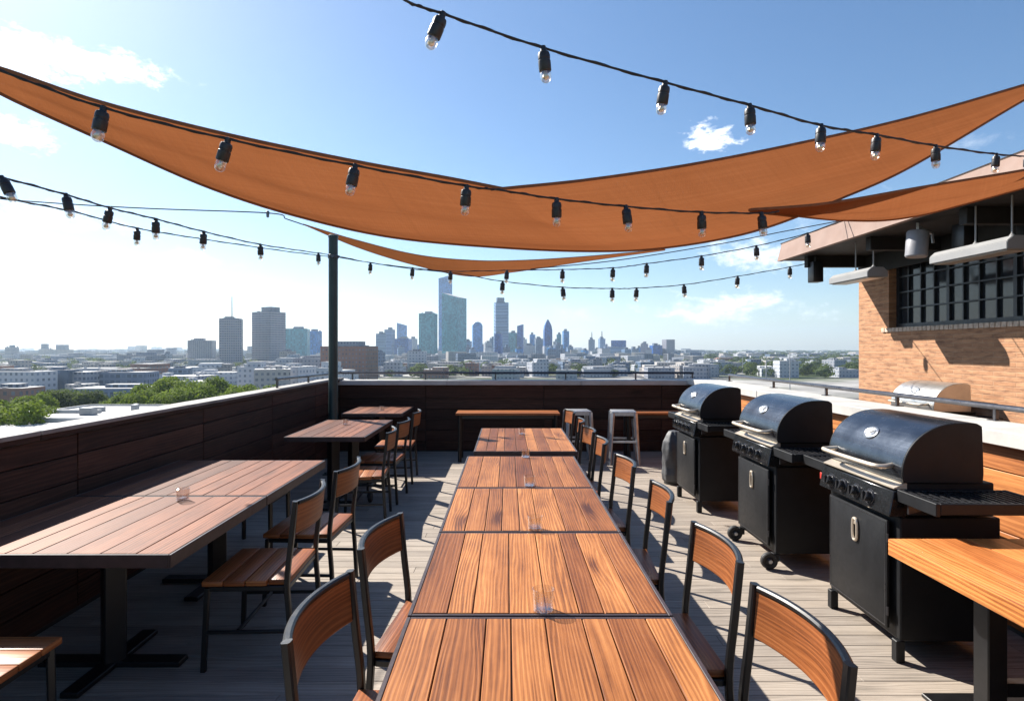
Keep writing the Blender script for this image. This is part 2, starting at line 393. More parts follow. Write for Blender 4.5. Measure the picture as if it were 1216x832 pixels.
# ------------------------------------------------------------------ mesh helper
class MB:
    def __init__(self):
        self.bm = bmesh.new()
        self.uv = self.bm.loops.layers.uv.new('UVMap')
        self.rn = self.bm.faces.layers.float.new('rnd')

    def _finish(self, faces, axis, rnd, smooth=False):
        if rnd is None:
            rnd = random.random()
        for f in faces:
            f[self.rn] = rnd
            f.smooth = smooth
            n = f.normal
            k = max(range(3), key=lambda i: abs(n[i]))
            for l in f.loops:
                c = l.vert.co
                if axis is None:
                    a, b2 = [c[i] for i in range(3) if i != k]
                else:
                    oth = [i for i in range(3) if i != axis]
                    if k == axis:
                        a, b2 = c[oth[0]] * 0.2, c[oth[1]]
                    else:
                        a = c[axis]
                        o = [i for i in oth if i != k][0]
                        b2 = c[o]
                l[self.uv].uv = (a + rnd * 37.1, b2 + rnd * 11.7)

    def box(self, c, s, bevel=0.0, axis=None, rnd=None, mat=None, seg=1):
        t = bmesh.new()
        bmesh.ops.create_cube(t, size=1.0)
        for v in t.verts:
            v.co = Vector((v.co.x * s[0], v.co.y * s[1], v.co.z * s[2]))
        if bevel > 0:
            bmesh.ops.bevel(t, geom=list(t.edges), offset=bevel, segments=seg, affect='EDGES', profile=0.5)
        for v in t.verts:
            v.co = (mat @ v.co if mat else v.co) + Vector(c)
        return self._merge(t, axis, rnd, seg > 1)

    def _merge(self, t, axis, rnd, smooth=False):
        vm = {}
        for v in t.verts:
            vm[v] = self.bm.verts.new(v.co)
        out = []
        for f in t.faces:
            try:
                out.append(self.bm.faces.new([vm[v] for v in f.verts]))
            except ValueError:
                pass
        t.free()
        for f in out:
            f.normal_update()
        self._finish(out, axis, rnd, smooth)
        return out

    def prism(self, poly, x0, x1, axis=None, rnd=None, bevel=0.0):
        """poly in (y, z), extruded along x from x0 to x1"""
        t = bmesh.new()
        a = [t.verts.new((x0, p[0], p[1])) for p in poly]
        b = [t.verts.new((x1, p[0], p[1])) for p in poly]
        n = len(poly)
        t.faces.new(a[::-1])
        t.faces.new(b)
        for i in range(n):
            t.faces.new((a[i], a[(i + 1) % n], b[(i + 1) % n], b[i]))
        bmesh.ops.recalc_face_normals(t, faces=list(t.faces))
        if bevel:
            bmesh.ops.bevel(t, geom=list(t.edges), offset=bevel, segments=1, affect='EDGES')
        return self._merge(t, axis, rnd)

    def sweep(self, path, prof, up=Vector((0, 0, 1)), close=True, caps=True, rnd=None, smooth=True, taper=None):
        """prof: list of (a, b): a along the side vector, b along up-ish"""
        path = [Vector(p) for p in path]
        n = len(path)
        rings = []
        if rnd is None:
            rnd = random.random()
        dist = 0.0
        us = []
        prev_side = None
        for i, p in enumerate(path):
            d = (path[min(i + 1, n - 1)] - path[max(i - 1, 0)]).normalized()
            side = d.cross(up)
            if side.length < 1e-3:
                side = prev_side if prev_side is not None else d.orthogonal()
            side = side.normalized()
            if prev_side is not None and side.dot(prev_side) < 0:
                side = -side
            prev_side = side
            u2 = side.cross(d).normalized()
            k = taper(i / (n - 1)) if taper else 1.0
            rings.append([self.bm.verts.new(p + side * a * k + u2 * b * k) for a, b in prof])
            if i:
                dist += (p - path[i - 1]).length
            us.append(dist)
        m = len(prof)
        per = [0.0]
        for j in range(m):
            a, b = prof[j], prof[(j + 1) % m]
            per.append(per[-1] + math.hypot(a[0] - b[0], a[1] - b[1]))
        out = []
        for i in range(n - 1):
            for j in range(m):
                j2 = (j + 1) % m
                f = self.bm.faces.new((rings[i][j], rings[i][j2], rings[i + 1][j2], rings[i + 1][j]))
                f[self.rn] = rnd
                f.smooth = smooth
                for l, (uu, vv) in zip(f.loops, ((us[i], per[j]), (us[i], per[j + 1]), (us[i + 1], per[j + 1]), (us[i + 1], per[j]))):
                    l[self.uv].uv = (uu + rnd * 37.1, vv + rnd * 11.7)
                out.append(f)
        if caps:
            for r in (rings[0][::-1], rings[-1]):
                f = self.bm.faces.new(r)
                f[self.rn] = rnd
                f.smooth = False
                out.append(f)
        return out

    def tube(self, path, r, seg=8, **kw):
        prof = [(r * math.cos(2 * PI * k / seg), r * math.sin(2 * PI * k / seg)) for k in range(seg)]
        return self.sweep(path, prof, **kw)

    def sq(self, path, w, h=None, c=0.3, **kw):
        """rounded square tube"""
        h = h or w
        a, b = w / 2, h / 2
        ca, cb = a * c, b * c
        prof = [(a, b - cb), (a - ca, b), (-a + ca, b), (-a, b - cb), (-a, -b + cb), (-a + ca, -b), (a - ca, -b), (a, -b + cb)]
        kw.setdefault('smooth', False)
        return self.sweep(path, prof, **kw)

    def lathe(self, prof, seg=20, c=(0, 0, 0), mat=None, rnd=None, smooth=True):
        """prof: (r, z) from bottom to top"""
        if rnd is None:
            rnd = random.random()
        c = Vector(c)
        rings = []
        for r, z in prof:
            ring = []
            if r < 1e-5:
                p = Vector((0, 0, z))
                ring = [self.bm.verts.new((mat @ p if mat else p) + c)]
            else:
                for k in range(seg):
                    p = Vector((r * math.cos(2 * PI * k / seg), r * math.sin(2 * PI * k / seg), z))
                    ring.append(self.bm.verts.new((mat @ p if mat else p) + c))
            rings.append(ring)
        for a, b in zip(rings, rings[1:]):
            for k in range(seg):
                k2 = (k + 1) % seg
                if len(a) == 1 and len(b) == 1:
                    continue
                if len(a) == 1:
                    vs = (a[0], b[k2], b[k])
                elif len(b) == 1:
                    vs = (a[k], a[k2], b[0])
                else:
                    vs = (a[k], a[k2], b[k2], b[k])
                f = self.bm.faces.new(vs)
                f[self.rn] = rnd
                f.smooth = smooth
        return self

    def mesh(self, name, mat, sharp=35):
        me = bpy.data.meshes.new(name)
        bmesh.ops.recalc_face_normals(self.bm, faces=list(self.bm.faces))
        self.bm.to_mesh(me)
        self.bm.free()
        if sharp:
            me.set_sharp_from_angle(angle=R(sharp))
        me.materials.append(mat)
        return me

    def obj(self, name, mat, parent=None, sharp=35):
        o = bpy.data.objects.new(name, self.mesh(name, mat, sharp))
        COL.objects.link(o)
        if parent:
            o.parent = parent
        return o


def tag(o, label, cat, group=None, kind=None):
    o['label'] = label
    o['category'] = cat
    if group:
        o['group'] = group
    if kind:
        o['kind'] = kind
    return o


def thing(name, label, cat, loc=(0, 0, 0), rz=0.0, group=None):
    o = bpy.data.objects.new(name, None)
    o.empty_display_size = 0.2
    COL.objects.link(o)
    o.location = loc
    o.rotation_euler = (0, 0, rz)
    return tag(o, label, cat, group)


def struct(o, label=None, kind='structure'):
    o['kind'] = kind
    if label:
        o['label'] = label
    return o


def dup(root, loc, rz, label, group=None):
    r = root.copy()
    COL.objects.link(r)
    r.location = loc
    r.rotation_euler = (0, 0, rz)
    r['label'] = label
    if group:
        r['group'] = group
    for ch in list(root.children):
        c = ch.copy()
        COL.objects.link(c)
        c.parent = r
        for g in list(ch.children):
            d = g.copy()
            COL.objects.link(d)
            d.parent = c
    return r


def smooth_path(pts, n=8):
    """Catmull-Rom through pts"""
    P = [Vector(p) for p in pts]
    P = [P[0] * 2 - P[1]] + P + [P[-1] * 2 - P[-2]]
    out = []
    for i in range(1, len(P) - 2):
        p0, p1, p2, p3 = P[i - 1], P[i], P[i + 1], P[i + 2]
        for k in range(n):
            t = k / n
            out.append(0.5 * ((2 * p1) + (p2 - p0) * t + (2 * p0 - 5 * p1 + 4 * p2 - p3) * t * t + (3 * p1 - p0 - 3 * p2 + p3) * t ** 3))
    out.append(P[-2])
    return out
SUNROT_SIGN = 1.0
SKY_STRENGTH = 0.058
SUN_STRENGTH = 5.0
EXPOSURE = 1.28
CLOUD = (10.5, 10.9, 11.4)

# ================================================================== the roof deck
GZ = -24.0            # street level below the deck
XL, XR, YB = -2.72, 2.95, 9.5

m = MB()
y = -1.2
row = 0
while y < YB - 0.05:
    w = 0.118
    x = XL - random.uniform(0.0, 2.0)
    while x < XR:
        L = random.choice((1.8, 2.4, 3.0))
        x0, x1 = max(x, XL), min(x + L, XR)
        if x1 - x0 > 0.05:
            y1 = min(y + w, YB)
            m.box(((x0 + x1) / 2, (y + y1) / 2, -0.014), (x1 - x0 - 0.002, y1 - y - 0.0028, 0.028), 0.0016, 0)
        x += L
    y += w
struct(m.obj('deck_floor', M['deck']))

m = MB()
m.box((1.15, 4.0, (GZ - 0.034) / 2), (8.3, 11.4, -GZ - 0.034), 0.0)
struct(m.obj('building_base', M['concrete']), 'concrete block of the building that carries the roof terrace')
m = MB()
m.box((4.32, 4.0, -0.0145), (2.0, 11.2, 0.029))
struct(m.obj('terrace_floor', M['terrace']))


def board_wall(m, a, b, face, heights, step, first, normal_axis, sign, thick=0.022):
    """rows of boards along the run a..b, split at panel joints"""
    edges = [a]
    p = first
    while p < b - 0.05:
        if p > a + 0.05:
            edges.append(p)
        p += step
    edges.append(b)
    for e0, e1 in zip(edges, edges[1:]):
        for z0, z1 in zip(heights, heights[1:]):
            mid = (e0 + e1) / 2
            if normal_axis == 0:
                m.box((face + sign * thick / 2, mid, (z0 + z1) / 2), (thick, e1 - e0 - 0.010, z1 - z0 - 0.007), 0.003, 1)
            else:
                m.box((mid, face + sign * thick / 2, (z0 + z1) / 2), (e1 - e0 - 0.010, thick, z1 - z0 - 0.007), 0.003, 0)


HT = [0.02, 0.16, 0.31, 0.47, 0.635, 0.80, 0.965, 1.09]
# left parapet
t = thing('parapet_wall', 'low parapet of dark horizontal boards along the left side, pale coping on top', 'parapet', (XL, 4.1, 0))
m = MB()
m.box((-0.085, 0.0, 0.531), (0.11, 11.3, 1.129))
m.obj('wall_core', M['interior'], t)
m = MB()
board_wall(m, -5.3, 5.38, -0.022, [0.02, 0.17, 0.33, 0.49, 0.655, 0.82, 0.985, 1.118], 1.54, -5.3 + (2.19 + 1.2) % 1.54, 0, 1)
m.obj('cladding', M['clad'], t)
m = MB()
for k in range(7):
    m.box((0.012, -5.4 + 1.57 * k + 0.78, 1.136), (0.024, 1.564, 0.030), 0.003, 1)
m.obj('top_trim', M['clad'], t)
m = MB()
for k in range(7):
    m.box((-0.070, -5.4 + 1.57 * k + 0.78, 1.164), (0.200, 1.560, 0.026), 0.003)
m.obj('coping', M['cap'], t)
# back parapet
t = thing('parapet_wall', 'parapet of dark horizontal boards across the far end, with a white coping', 'parapet', (0.1, YB, 0))
m = MB()
m.box((0.0, 0.165, 0.516), (6.36, 0.27, 1.099))
m.obj('wall_core', M['interior'], t)
m = MB()
HB = [0.02, 0.17, 0.34, 0.51, 0.68, 0.85, 1.07]
board_wall(m, XL - 0.1, XR - 0.1, 0.022, HB, 1.9, XL + 1.3, 1, -1)
m.obj('cladding', M['clad'], t)
m = MB()
for k in range(3):
    m.box((-3.2 + 2.15 * k + 1.05, 0.12, 1.105), (2.145, 0.34, 0.075), 0.005)
m.obj('coping', M['white_paint'], t)
# right parapet
t = thing('parapet_wall', 'parapet behind the grills, clad in orange boards under a wide white coping', 'parapet', (XR, 4.1, 0))
m = MB()
m.box((0.20, 0.0, 0.521), (0.29, 11.3, 1.109))
m.obj('wall_core', M['concrete'], t)
m = MB()
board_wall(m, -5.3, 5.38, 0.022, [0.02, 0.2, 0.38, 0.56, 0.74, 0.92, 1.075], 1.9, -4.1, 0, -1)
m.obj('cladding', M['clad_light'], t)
m = MB()
for k in range(4):
    m.box((0.14, -5.4 + 2.71 * k + 1.35, 1.125), (0.42, 2.705, 0.09), 0.006)
m.obj('coping', M['white_paint'], t)


def rail(label, pts, posts, base):
    t = thing('guard_rail', label, 'railing', (0, 0, 0))
    m = MB()
    m.tube(pts, 0.020, 10)
    m.obj('handrail', M['rail'], t)
    for p in posts:
        m = MB()
        m.box((p[0], p[1], (base + p[2]) / 2), (0.024, 0.024, p[2] - base), 0.002)
        m.box((p[0], p[1], base + 0.004), (0.07, 0.07, 0.008), 0.001)
        m.obj('rail_post', M['rail'], t)


zr = 1.255
rail('dark metal handrail on the white coping across the far end, turning along the left side',
     [(-2.79, 7.1, 1.285), (-2.79, 8.7, zr + 0.01), (-2.79, 9.60, zr), (-2.73, 9.68, zr), (-1.5, 9.68, zr), (0, 9.68, zr), (1.6, 9.68, zr), (3.05, 9.68, zr)],
     [(-2.79, 7.13, 1.284), (-2.79, 8.25, zr + 0.015), (-2.79, 9.55, zr), (-2.55, 9.68, zr), (-1.35, 9.68, zr), (-0.2, 9.68, zr), (0.95, 9.68, zr), (2.1, 9.68, zr), (3.03, 9.68, zr)], 1.14)
pts = [(3.27, yy, 1.262) for yy in (8.72, 7.0, 5.5, 4.0, 2.5, 1.0, -1.0)]
rail('dark metal handrail on the wide white coping behind the grills', pts, [(3.27, yy, 1.262) for yy in (8.70, 7.25, 6.05, 4.95, 3.95, 2.6, 1.2, -0.6)], 1.168)

# the post that carries the strings
t = thing('support_post', 'dark green steel post by the left parapet holding the string lights', 'post', (-2.31, 7.8, 0))
m = MB()
m.tube([(0, 0, 0.0), (0, 0, 1.6), (0, 0, 3.12)], 0.061, 18)
m.obj('shaft', M['pole'], t)
m = MB()
m.lathe([(0.0, 3.12), (0.066, 3.12), (0.066, 3.145), (0.05, 3.155), (0.0, 3.156)], 18)
m.obj('top_cap', M['pole'], t)
m = MB()
m.box((0, 0, 0.006), (0.22, 0.22, 0.012), 0.002)
for sx in (-1, 1):
    for sy in (-1, 1):
        m.lathe([(0.014, 0.012), (0.014, 0.03), (0.0, 0.032)], 6, (0.08 * sx, 0.08 * sy, 0))
m.obj('base_plate', M['pole'], t)
m = MB()
m.lathe([(0.064, 2.84), (0.069, 2.845), (0.069, 2.885), (0.064, 2.89)], 18)
m.box((0.075, -0.01, 2.865), (0.03, 0.02, 0.03), 0.003)
m.obj('clamp', M['rail'], t)

# ------------------------------------------------------------------ the brick building
BX = 5.3
WY0, WY1, WZ0, WZ1 = 0.4, 8.20, 1.94, 2.86
t = thing('brick_building', 'orange brick building beside the terrace with dark grid windows and a tan overhanging roof', 'building', (BX, 8.9, 0))
o = t


def L(x, y, z):
    return Vector((x - BX, y - 8.9, z))


m = MB()
dep = 0.30
Y0 = -3.0
m.box(L(BX + dep / 2, (Y0 + 8.9) / 2, (GZ + WZ0) / 2), (dep, 8.9 - Y0, WZ0 - GZ))
m.box(L(BX + dep / 2, (WY1 + 8.9) / 2, (WZ0 + 3.1) / 2 + 0.0), (dep, 8.9 - WY1, 3.1 - WZ0))
m.box(L(BX + dep / 2, (Y0 + WY1) / 2, (WZ1 + 3.1) / 2), (dep, WY1 - Y0, 3.1 - WZ1))
m.box(L(BX + dep / 2, (Y0 + WY0) / 2, (WZ0 + WZ1) / 2), (dep, WY0 - Y0, WZ1 - WZ0))
m.box(L(BX + dep + 3.0, 8.75, (GZ + 3.1) / 2), (6.0, 0.30, 3.1 - GZ))
m.obj('wall', M['brick'], o)
m = MB()
m.box(L(BX + 2.2, 4.0, 2.4), (0.1, 9.0, 1.6))
m.box(L(BX + 1.3, 4.0, 1.6), (1.8, 9.0, 0.05))
m.obj('interior', M['interior'], o)
m = MB()
m.box(L(BX - 0.022, 3.2, 2.878), (0.04, 11.3, 0.264), 0.003)  # near-black board added over the brick as painted shade beneath the overhang
m.obj('eave_shade_board', M['soffit'], o)
# window as separate opening
w = MB()
fx = BX + 0.13
for yy in [WY1 - 0.03] + [WY1 - 0.24 * k for k in range(1, 33)]:
    thick = 0.045 if abs(((WY1 - yy) / 0.24) % 4) < 0.05 else 0.018
    if yy == WY1 - 0.03:
        thick = 0.06
    w.box(L(fx, yy, (WZ0 + WZ1) / 2), (0.05, thick, WZ1 - WZ0 - 0.004))
for k, zz in enumerate((WZ0 + 0.03, 2.21, 2.425, 2.635, WZ1 - 0.025)):
    w.box(L(fx - 0.003, (WY0 + WY1) / 2, zz), (0.05, WY1 - WY0 - 0.004, 0.050 if k in (0, 4) else 0.018))
win = w.obj('window', M['frame_dark'], o)
w = MB()
w.box(L(fx + 0.012, (WY0 + WY1) / 2, (WZ0 + WZ1) / 2), (0.008, WY1 - WY0 - 0.01, WZ1 - WZ0 - 0.01))
w.obj('pane', M['pane'], win)
w = MB()
k = 0
yy = WY1 + 0.10
while yy > WY0 - 0.1:
    w.box(L(BX - 0.012 + 0.09, yy, WZ0 - 0.030), (0.20, 0.066, 0.058), 0.004)
    yy -= 0.075
w.obj('sill', M['sill_brick'], win)
# roof with a wide overhang: fascia, soffit, beams
EX = 4.2
m = MB()
fas = [(EX, 3.00), (EX - 0.02, 3.02), (EX + 0.02, 3.27), (EX + 0.06, 3.27)]
t2 = bmesh.new()
bm_y0, bm_y1 = -3.0, 9.15
vv = []
for yv in (bm_y0, bm_y1):
    vv.append([t2.verts.new(L(px, yv, pz)) for px, pz in [(EX - 0.02, 3.00), (EX + 0.05, 3.00), (EX + 0.12, 3.26), (EX + 0.05, 3.27)]])
for k in range(4):
    t2.faces.new((vv[0][k], vv[0][(k + 1) % 4], vv[1][(k + 1) % 4], vv[1][k]))
t2.faces.new(vv[0])
t2.faces.new(vv[1][::-1])
m._merge(t2, None, 0.5)
m.box(L((EX + 0.06 + 12) / 2, 9.11, 3.12), (12 - EX - 0.10, 0.07, 0.22))
m.obj('fascia', M['fascia'], o)
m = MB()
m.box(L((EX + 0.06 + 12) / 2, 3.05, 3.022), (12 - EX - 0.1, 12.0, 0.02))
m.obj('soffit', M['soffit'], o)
m = MB()
t2 = bmesh.new()
vv = []
for yv in (bm_y0, bm_y1 + 0.03):
    vv.append([t2.verts.new(L(px, yv, pz)) for px, pz in [(EX + 0.06, 3.262), (EX + 0.04, 3.285), (8.0, 4.65), (12.0, 3.2), (12.0, 3.15)]])
for k in range(5):
    t2.faces.new((vv[0][k], vv[0][(k + 1) % 5], vv[1][(k + 1) % 5], vv[1][k]))
t2.faces.new(vv[0])
t2.faces.new(vv[1][::-1])
m._merge(t2, None, 0.5)
m.obj('roof', M['roof'], o)
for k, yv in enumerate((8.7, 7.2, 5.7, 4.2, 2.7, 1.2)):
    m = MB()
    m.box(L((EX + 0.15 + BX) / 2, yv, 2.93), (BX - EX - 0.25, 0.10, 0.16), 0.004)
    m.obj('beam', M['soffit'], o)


def heater(y0, y1, label):
    t = thing('patio_heater', label, 'heater', (4.47, (y0 + y1) / 2, 2.52), 0, 'white heaters hung from the eave')
    h = (y1 - y0) / 2
    m = MB()
    tb = bmesh.new()
    v = []
    for yv in (-h, h):
        v.append([tb.verts.new((px, yv, pz)) for px, pz in [(-0.125, 0.0), (0.125, 0.0), (0.125, 0.07), (0.07, 0.12), (-0.07, 0.12), (-0.125, 0.07)]])
    for k in range(6):
        tb.faces.new((v[0][k], v[0][(k + 1) % 6], v[1][(k + 1) % 6], v[1][k]))
    tb.faces.new(v[0])
    tb.faces.new(v[1][::-1])
    bmesh.ops.recalc_face_normals(tb, faces=list(tb.faces))
    bmesh.ops.bevel(tb, geom=list(tb.edges), offset=0.006, segments=2, affect='EDGES')
    m._merge(tb, None, 0.5)
    m.obj('casing', M['heater'], t)
    m = MB()
    m.box((0, 0, -0.006), (0.19, h * 1.86, 0.008), 0.002)
    m.obj('reflector', M['heater_in'], t)
    for s in (-1, 1):
        m = MB()
        m.tube([(0, s * h * 0.1 - 0.02 * s, 0.11), (0, s * h * 0.1 - 0.02 * s, 0.494)] if s > 0 else [(0, -h * 0.8, 0.11), (0, -h * 0.8, 0.494)], 0.008, 8)
        m.lathe([(0.02, 0.10), (0.022, 0.135), (0.010, 0.15)], 10, (0, s * h * 0.1 - 0.02 * s if s > 0 else -h * 0.8, 0))
        m.obj('drop_rod', M['heater'], t)


heater(7.12, 7.98, 'white box heater hung under the eave at the corner of the brick wall')
heater(5.13, 6.08, 'longer looking white box heater hung under the eave in front of the grid window')

t = thing('spotlight', 'grey cylindrical spotlight hung under the eave between the two white heaters', 'spotlight', (4.42, 6.38, 2.64))
m = MB()
tilt = Matrix.Rotation(R(4), 3, 'Y')
m.lathe([(0.0, 0.0), (0.095, 0.0), (0.105, 0.012), (0.105, 0.27), (0.095, 0.285), (0.0, 0.29)], 24, (0, 0, 0), tilt)
m.obj('body', M['speaker'], t)
m = MB()
m.sq([(0.02, 0.0, 0.28), (0.02, 0.0, 0.372)], 0.03)
m.sq([(0.02, 0.0, 0.33), (0.16, -0.02, 0.25), (0.17, -0.02, 0.15)], 0.025)
m.obj('bracket', M['stool'], t)
for yv, xx in ((8.62, 4.5), (6.0, 4.65), (5.75, 5.1)):
    t = thing('wall_speaker', {8.62: 'narrow black speaker under the eave end by the brick corner', 6.0: 'black speaker box under the eave just right of the spotlight', 5.75: 'black speaker box high against the grid window'}[yv], 'speaker', (xx, yv, 2.62), 0, 'black speakers under the eave')
    m = MB()
    m.box((0, 0, 0.15), (0.15, 0.17, 0.30), 0.012, seg=2)
    m.obj('cabinet', M['black'], t)
    m = MB()
    m.sq([(0, 0, 0.29), (0, 0, 0.38)], 0.03)
    m.obj('bracket', M['black'], t)

# ================================================================== tables
def table(label, x0, x1, y0, y1, wood_key, n, gap_edge=0.016, top=0.75, thick=0.035, group=None, ped='column', castors=False, edge=0.014):
    cx, cy = (x0 + x1) / 2, (y0 + y1) / 2
    hx, hy = (x1 - x0) / 2, (y1 - y0) / 2
    t = thing('dining_table', label, 'table', (cx, cy, 0), 0, group)
    m = MB()
    e = edge
    w = (2 * hx - 2 * e)
    cuts = [0.0]
    for k in range(n):
        cuts.append(cuts[-1] + random.uniform(0.75, 1.3))
    for a, b in zip(cuts, cuts[1:]):
        xa, xb = -hx + e + w * a / cuts[-1], -hx + e + w * b / cuts[-1]
        m.box(((xa + xb) / 2, 0, top - thick / 2 + random.uniform(-0.0006, 0.0006)), (xb - xa - 0.0038, 2 * hy - 2 * e - 0.002, thick), 0.0022, 1)
    m.obj('tabletop', M[wood_key], t)
    m = MB()
    zt = top - 0.001
    hgt = thick + 0.014
    for s in (-1, 1):
        m.box((s * (hx - e / 2), 0, zt - hgt / 2), (e, 2 * hy, hgt), 0.002)
        m.box((0, s * (hy - e / 2), zt - hgt / 2 - 0.0003), (2 * hx - 2 * e, e, hgt), 0.002)
    m.obj('edge_band', M['dark_edge'], t)
    zb = top - thick - 0.002
    cols = [(0, 0)] if hy < 0.65 else [(0, -hy + 0.32), (0, hy - 0.32)]
    for (a, b) in cols:
        m = MB()
        m.sq([(a, b, 0.03), (a, b, zb - 0.03)], 0.10, c=0.12)
        m.obj('column', M['black'], t)
        m = MB()
        m.box((a, b, 0.016), (2 * hx * 0.62, 0.09, 0.028), 0.004)
        m.box((a, b, 0.0175), (0.09, min(2 * hy * 0.62, 0.7), 0.027), 0.004)
        m.obj('foot', M['black'], t)
    m = MB()
    m.box((0, 0, zb - 0.02), (2 * hx * 0.86, 0.05, 0.03), 0.003)
    m.box((0, 0, zb - 0.021), (0.05, 2 * hy * 0.86, 0.03), 0.003)
    m.box((0, 0, zb - 0.0015), (2 * hx - 2 * e - 0.004, 2 * hy - 2 * e - 0.004, 0.003))
    m.obj('bearer', M['black'], t)
    if castors:
        for s in (-1, 1):
            m = MB()
            rot = Matrix.Rotation(R(90), 3, 'Y')
            m.lathe([(0.0, -0.02), (0.045, -0.02), (0.055, -0.012), (0.055, 0.012), (0.045, 0.02), (0.0, 0.02)], 18, (hx - 0.02, s * 0.55 * hy, 0.055), rot)
            c = m.obj('castor', M['wheel'], t)
            m = MB()
            m.sq([(hx - 0.045, s * 0.55 * hy, 0.055), (hx - 0.045, s * 0.55 * hy, 0.11), (0.0, s * 0.55 * hy, 0.11)], 0.022)
            m.obj('fork', M['black'], c)
    return t


CT = 'tables of the long middle row'
XA, XB = -0.34, 0.56
table('nearest wooden table of the long middle row, cut off by the bottom edge', XA, XB, 0.95, 1.985, 'table', 8, group=CT)
table('second wooden table of the long middle row, a clear glass on its front edge', XA, XB, 1.995, 2.895, 'table', 8, group=CT)
table('third wooden table of the long middle row, between two small glasses', XA, XB, 2.905, 3.82, 'table', 8, group=CT)
table('fourth wooden table of the long middle row, just before the gap', XA, XB, 3.83, 4.95, 'table', 8, group=CT)
table('farthest wooden table of the middle row, beyond a small gap', -0.30, 0.615, 5.18, 6.70, 'table', 9, group=CT)
LT = 'tables along the left parapet'
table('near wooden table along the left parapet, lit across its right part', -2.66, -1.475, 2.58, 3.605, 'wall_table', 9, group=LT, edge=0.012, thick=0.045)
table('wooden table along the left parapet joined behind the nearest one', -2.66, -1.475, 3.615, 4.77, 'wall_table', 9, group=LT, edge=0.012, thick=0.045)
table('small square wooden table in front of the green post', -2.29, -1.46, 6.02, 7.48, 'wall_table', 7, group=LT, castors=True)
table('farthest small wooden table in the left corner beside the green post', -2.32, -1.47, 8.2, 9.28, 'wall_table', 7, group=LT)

# thick counter table at the right edge
t = thing('counter_table', 'thick bright orange wooden table at the right edge on a black steel base', 'table', (1.805, 2.8, 0))
m = MB()
cuts = [0, 0.16, 0.37, 0.55, 0.78, 0.98, 1.15]
for a, b in zip(cuts, cuts[1:]):
    m.box(((a + b) / 2, -0.72, 0.712), (b - a - 0.0012, 1.44, 0.076), 0.0035, 1, seg=2)
m.obj('tabletop', M['counter'], t)
for yy in (-0.24, -1.22):
    m = MB()
    m.box((0.29, yy, 0.342), (0.085, 0.085, 0.664), 0.005)
    m.obj('leg', M['black'], t)
    m = MB()
    m.box((0.86, yy, 0.342), (0.085, 0.085, 0.664), 0.005)
    m.obj('leg', M['black'], t)
    m = MB()
    m.box((0.575, yy, 0.18), (0.483, 0.05, 0.06), 0.004)
    m.obj('stretcher', M['black'], t)
m = MB()
m.box((0.575, -0.73, 0.012), (0.84, 1.45, 0.02), 0.003)
m.obj('base_plate', M['black'], t)

# bar tables at the far end
for (x0, x1, y0, y1, lab) in ((-0.76, 0.76, 8.55, 8.98, 'narrow wooden bench table against the far parapet, left of the metal stools'),
                              (1.72, 2.62, 8.62, 8.98, 'narrow wooden bench table against the far parapet, right of the metal stools')):
    t = thing('bench_table', lab, 'table', ((x0 + x1) / 2, (y0 + y1) / 2, 0), 0, 'narrow tables at the far parapet')
    hx, hy = (x1 - x0) / 2, (y1 - y0) / 2
    m = MB()
    for k in range(3):
        m.box((0, -hy + (k + 0.5) * 2 * hy / 3, 0.70), (2 * hx, 2 * hy / 3 - 0.003, 0.03), 0.003, 0)
    m.obj('tabletop', M['chair_wood'], t)
    for sx in (-1, 1):
        for sy in (-1, 1):
            m = MB()
            m.sq([(sx * (hx - 0.06), sy * (hy - 0.05), 0), (sx * (hx - 0.06), sy * (hy - 0.05), 0.684)], 0.045)
            m.obj('leg', M['black'], t)
    m = MB()
    for sy in (-1, 1):
        m.box((0, sy * (hy - 0.05), 0.655), (2 * hx - 0.17, 0.03, 0.05), 0.003)
    m.obj('apron', M['black'], t)

